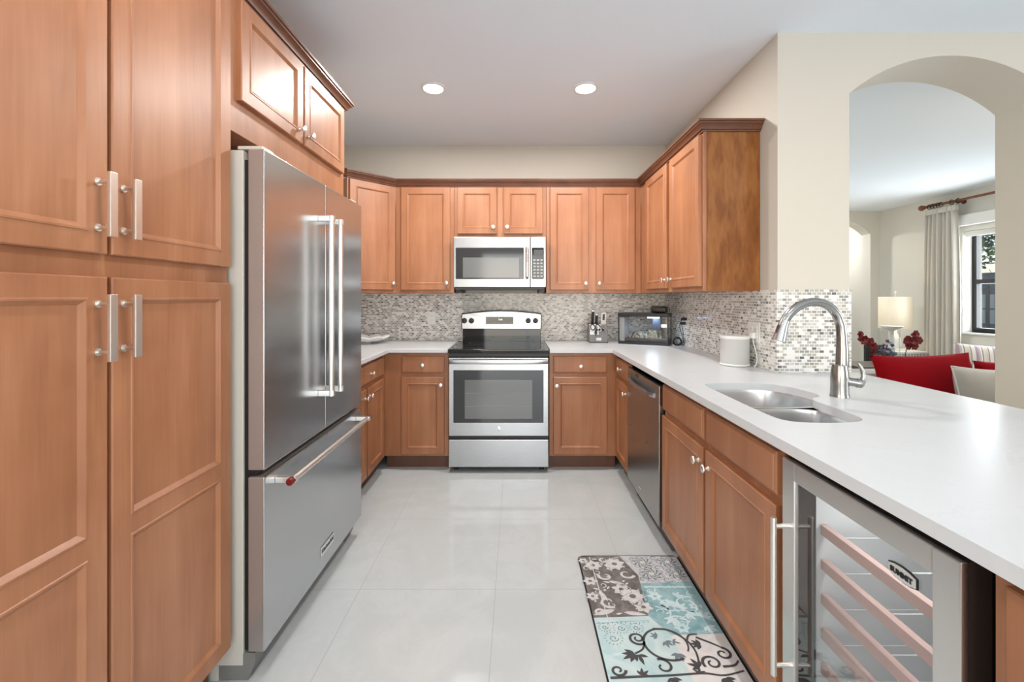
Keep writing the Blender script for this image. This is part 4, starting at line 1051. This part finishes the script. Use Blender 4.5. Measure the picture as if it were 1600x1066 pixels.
for i in range(40):
    a, q = rr.uniform(0, 6.28), rr.uniform(.02, .066); zz = .03+.0052*i*rr.uniform(.6, 1.0); L = rr.uniform(.02, .045); d = Vector((rr.uniform(-1, 1), rr.uniform(-1, 1), rr.uniform(.2, 1.4))).normalized()*L*.5
    p = Vector((q*math.cos(a), q*math.sin(a), zz)); b.tube([p-d, p-d*.2, p+d*.5, p+d], [.004, .020, .012, .002], 8, mi=rr.choice((0, 0, 1, 2)))
tag(b.build('vase_filler', shm, None, (3.65, 4.20, .668)), 'heap of dark teal and plum shells inside the clear vase', 'shells', kind='stuff')
def orchid(loc, blooms, stems, label):
    e = empty('orchid_stem', loc, 0, label, 'flower', 'red orchids beside the vase')
    b = MB()
    for st_ in stems: b.tube([Vector(p) for p in st_], .004, 6)
    b.build('stem', LEAF, e)
    for (x, y, z), r_ in blooms:
        b = MB(); rr = random.Random(int(x*1000))
        for k_ in range(6):
            a = 2*math.pi*k_/6+rr.uniform(-.2, .2); d = Vector((math.cos(a), -.35+rr.uniform(-.3, .3), math.sin(a))).normalized(); s2 = d.cross(Vector((0, 1, 0))).normalized()
            loops = []
            for tt, wd, th_ in ((0, .10, .05), (.35, .42, .03), (.7, .40, .02), (1.0, .08, .01)):
                c = Vector((x, y, z))+d*(r_*tt)+Vector((0, -.01*math.sin(3.14*tt), 0)); loops.append([c+s2*(r_*wd), c+Vector((0, -r_*th_, 0)), c-s2*(r_*wd), c+Vector((0, r_*th_, 0))])
            b.rings(loops, True, True, True)
        b.lathe([(.008, 0), (.010, .008), (.0001, .014)], (x, y-.012, z), (0, -1, 0), 8)
        b.build('bloom', PETAL, e)
    return e
# scale there: about 159 px per metre at 4.2 m
orchid((3.42, 4.20, .66), [((-.025, -.02, .240), .055), ((-.035, 0, .295), .035), ((.055, .0, .220), .050), ((.085, -.01, .180), .042), ((.105, .01, .125), .040)],
       [[(.10, 0, 0), (.10, 0, .10), (.06, 0, .19), (-.02, 0, .245)], [(.10, 0, .10), (.105, .01, .135)]], 'dark red orchid blooms left of the clear vase')
orchid((3.86, 4.20, .66), [((-.045, -.02, .245), .050), ((.015, -.02, .235), .055), ((.060, 0, .295), .045), ((.085, -.01, .235), .045), ((-.01, 0, .185), .050), ((.045, -.01, .180), .042)],
       [[(-.03, 0, 0), (-.03, 0, .10), (0, 0, .18), (.06, 0, .29), (.13, 0, .245)]], 'dark red orchid blooms right of the clear vase')
wd_ = MB().lathe([(.0001, 0), (.03, 0), (.035, .01), (.02, .30), (.02, .32), (.07, .345), (.095, .365), (.092, .368), (.06, .352), (.0001, .345)], n=28)
tag(wd_.build('pedestal_bowl', CERAMIC, None, (3.80, 4.32, .66)), 'white pedestal dish showing above the clear vase', 'bowl')
cb = empty('upright_panel', (4.10, 5.0, 0), 0, 'black upright panel standing beside the far arch, left of the red pillow', 'panel')
MB().box(0, .34, 0, .035, .02, .76, .004).build('board', BLACK, cb); MB().box(.03, .31, -.003, .001, .06, .72, .001).build('inlay', BLACKG, cb)
for x0 in (.02, .28): MB().box(x0, x0+.04, -.10, .13, 0, .02, .003).build('foot', DARKGREY, cb)
# curtain, rod and rings
rod = empty('curtain_rod', (XR-.16, 5.88, 2.555), 0, 'dark wooden curtain rod with ball finial above the window', 'curtain rod')
MB().cyl((0, -1.95, 0), (0, .0, 0), .016, n=16).build('rod', RODW, rod)
MB().lathe([(.016, 0), (.024, .006), (.018, .016), (.034, .036), (.038, .055), (.030, .076), (.010, .088), (.0001, .09)], (0, 0, 0), (0, 1, 0)).build('finial', RODW, rod)
MB().cyl((0, -.36, 0), (.158, -.36, 0), .012, n=12).lathe([(.03, 0), (.03, .01)], (.148, -.36, 0), (1, 0, 0)).build('bracket', RODW, rod)
cu = empty('curtain', (XR-.16, 5.645, .01), 0, 'cream linen curtain hanging in folds left of the window', 'curtain')
b = MB(); n = 90; nz = 10; rows = []
for j in range(nz+1):
    q = j/nz; z = 2.50*q; amp = .030*(1-.45*q**4); row = []
    for i in range(n+1):
        u = i/n; wdt = .46-.06*q+.03*math.sin(q*3); y = -wdt/2+wdt*u+.02
        row.append((amp*math.sin(2*math.pi*6.5*u+.4*math.sin(2*q))+.012*math.sin(2*math.pi*2.3*u+q*2), y, z))
    rows.append(row)
vs = [[b.bm.verts.new(p) for p in r] for r in rows]
for j in range(nz):
    for i in range(n): b.bm.faces.new((vs[j][i], vs[j][i+1], vs[j+1][i+1], vs[j+1][i]))
o = b.build('fabric', CURTAINM, cu, smooth=80); md_ = o.modifiers.new('t', 'SOLIDIFY'); md_.thickness = .004
b = MB(); b.box(-.022, .022, -.19, .22, 2.425, 2.495, .01); b.build('pleat_band', CURTAINM, cu)
for y in (-.20, -.12, .02, .06, .10, .14, .18):
    a_ = [(.026*math.cos(2*math.pi*i/20), y, 2.545+.030*math.sin(2*math.pi*i/20)-.006) for i in range(21)]
    MB().tube(a_, .005, 8, caps=False).build('curtain_ring', BLACK, cu)
vl = tag(MB().box(XR-.09, XR-.002, 4.30, 5.60, 2.235, 2.37, .004).build('window_valance', WHITE), 'white box valance across the top of the window', 'valance')
tag(MB().box(XR+.03, XR+.045, WY0+.01, WY1-.01, 2.02+.08, WZ1-.002).build('roller_blind', mat('blind_white', (.72, .72, .69), .8)), 'white roller blind drawn almost fully up inside the window', 'blind')
# hallway shelf glimpsed through the far arch
for zz in (1.30, 1.05): pass
sh_ = empty('wall_shelf', (5.2, 8.10, 0), 0, 'small white shelf unit in the lit hallway through the far arch', 'shelf')
for zz in (.75, 1.00, 1.35): MB().box(0, .9, 0, .19, zz, zz+.03).build('shelf_board', CERAMIC, sh_)
for x0 in (0, .87): MB().box(x0, x0+.03, 0, .19, 0, 1.38).build('side_panel', CERAMIC, sh_)

# ------------------------------------------------------------------ outside the living-room window
struct(MB().box(XR+.3, 30, -8, 25, -.3, -.15).build('ground', mat('lawn', (.08, .12, .05), .9)))
barkm = mat('bark', (.08, .06, .045), .9); lfm = [mat('leaves_a', (.05, .13, .035), .7), mat('leaves_b', (.09, .19, .05), .7), mat('leaves_c', (.03, .08, .03), .7)]
tr = empty('tree', (10.6, 9.0, -.15), 0, 'green leafy tree outside, seen through the upper window pane', 'tree')
MB().tube([(0, 0, 0), (.05, .1, 1.2), (0, .05, 2.4), (-.2, .3, 3.8)], [.14, .11, .09, .04], 10).build('trunk', barkm, tr)
b = MB(); rr = random.Random(5)
for i in range(4200):
    while True:
        p = Vector((rr.uniform(-1, 1), rr.uniform(-1, 1), rr.uniform(-1, 1)))
        if .25 < p.length < 1: break
    k_ = .75+.25*math.sin(5*p.x+3*p.z)*math.cos(4*p.y)
    c = Vector((p.x*1.7*k_, p.y*1.9*k_, 3.2+p.z*1.25*k_)); d = Vector((rr.uniform(-1, 1), rr.uniform(-1, 1), rr.uniform(-1, .6))).normalized(); s2 = d.cross(Vector((rr.uniform(-1, 1), rr.uniform(-1, 1), 1))).normalized()
    L = rr.uniform(.09, .17); mi = rr.choice((0, 0, 1, 2))
    b.face([c, c+d*L*.5+s2*L*.28, c+d*L, c+d*L*.5-s2*L*.28], mi)
f = b.build('foliage', lfm, tr, flat=True)
hs_ = empty('neighbour_house', (13.0, 8.0, -.15), 0, 'bluish house wall outside, seen through the lower window pane', 'house')
MB().box(0, .3, -2, 9, 0, 2.15).build('wall', mat('house_blue', (.10, .14, .20), .8), hs_)
for y in (1.2, 2.3, 3.4, 4.5):
    wf_ = MB().box(-.04, 0, y, y+.7, .75, 1.55).build('window', mat('house_window', (.42, .50, .58), .3), hs_)
    MB().box(-.05, -.03, y+.33, y+.37, .75, 1.55).box(-.05, -.03, y, y+.7, 1.13, 1.17).build('mullion', DARKGREY, wf_)
fe = empty('fence', (9.2, 6.2, -.15), 0, 'dark vertical-bar fence outside the window', 'fence')
for i in range(26): MB().box(-.015, .015, i*.14, i*.14+.03, .05, 1.75).build('bar', DARKGREY, fe)
for zz in (.2, 1.6): MB().box(-.02, .02, -.02, 3.56, zz, zz+.04).build('rail', DARKGREY, fe)
MB().box(-.03, .03, -.06, 0, 0, 1.85).build('post', DARKGREY, fe)
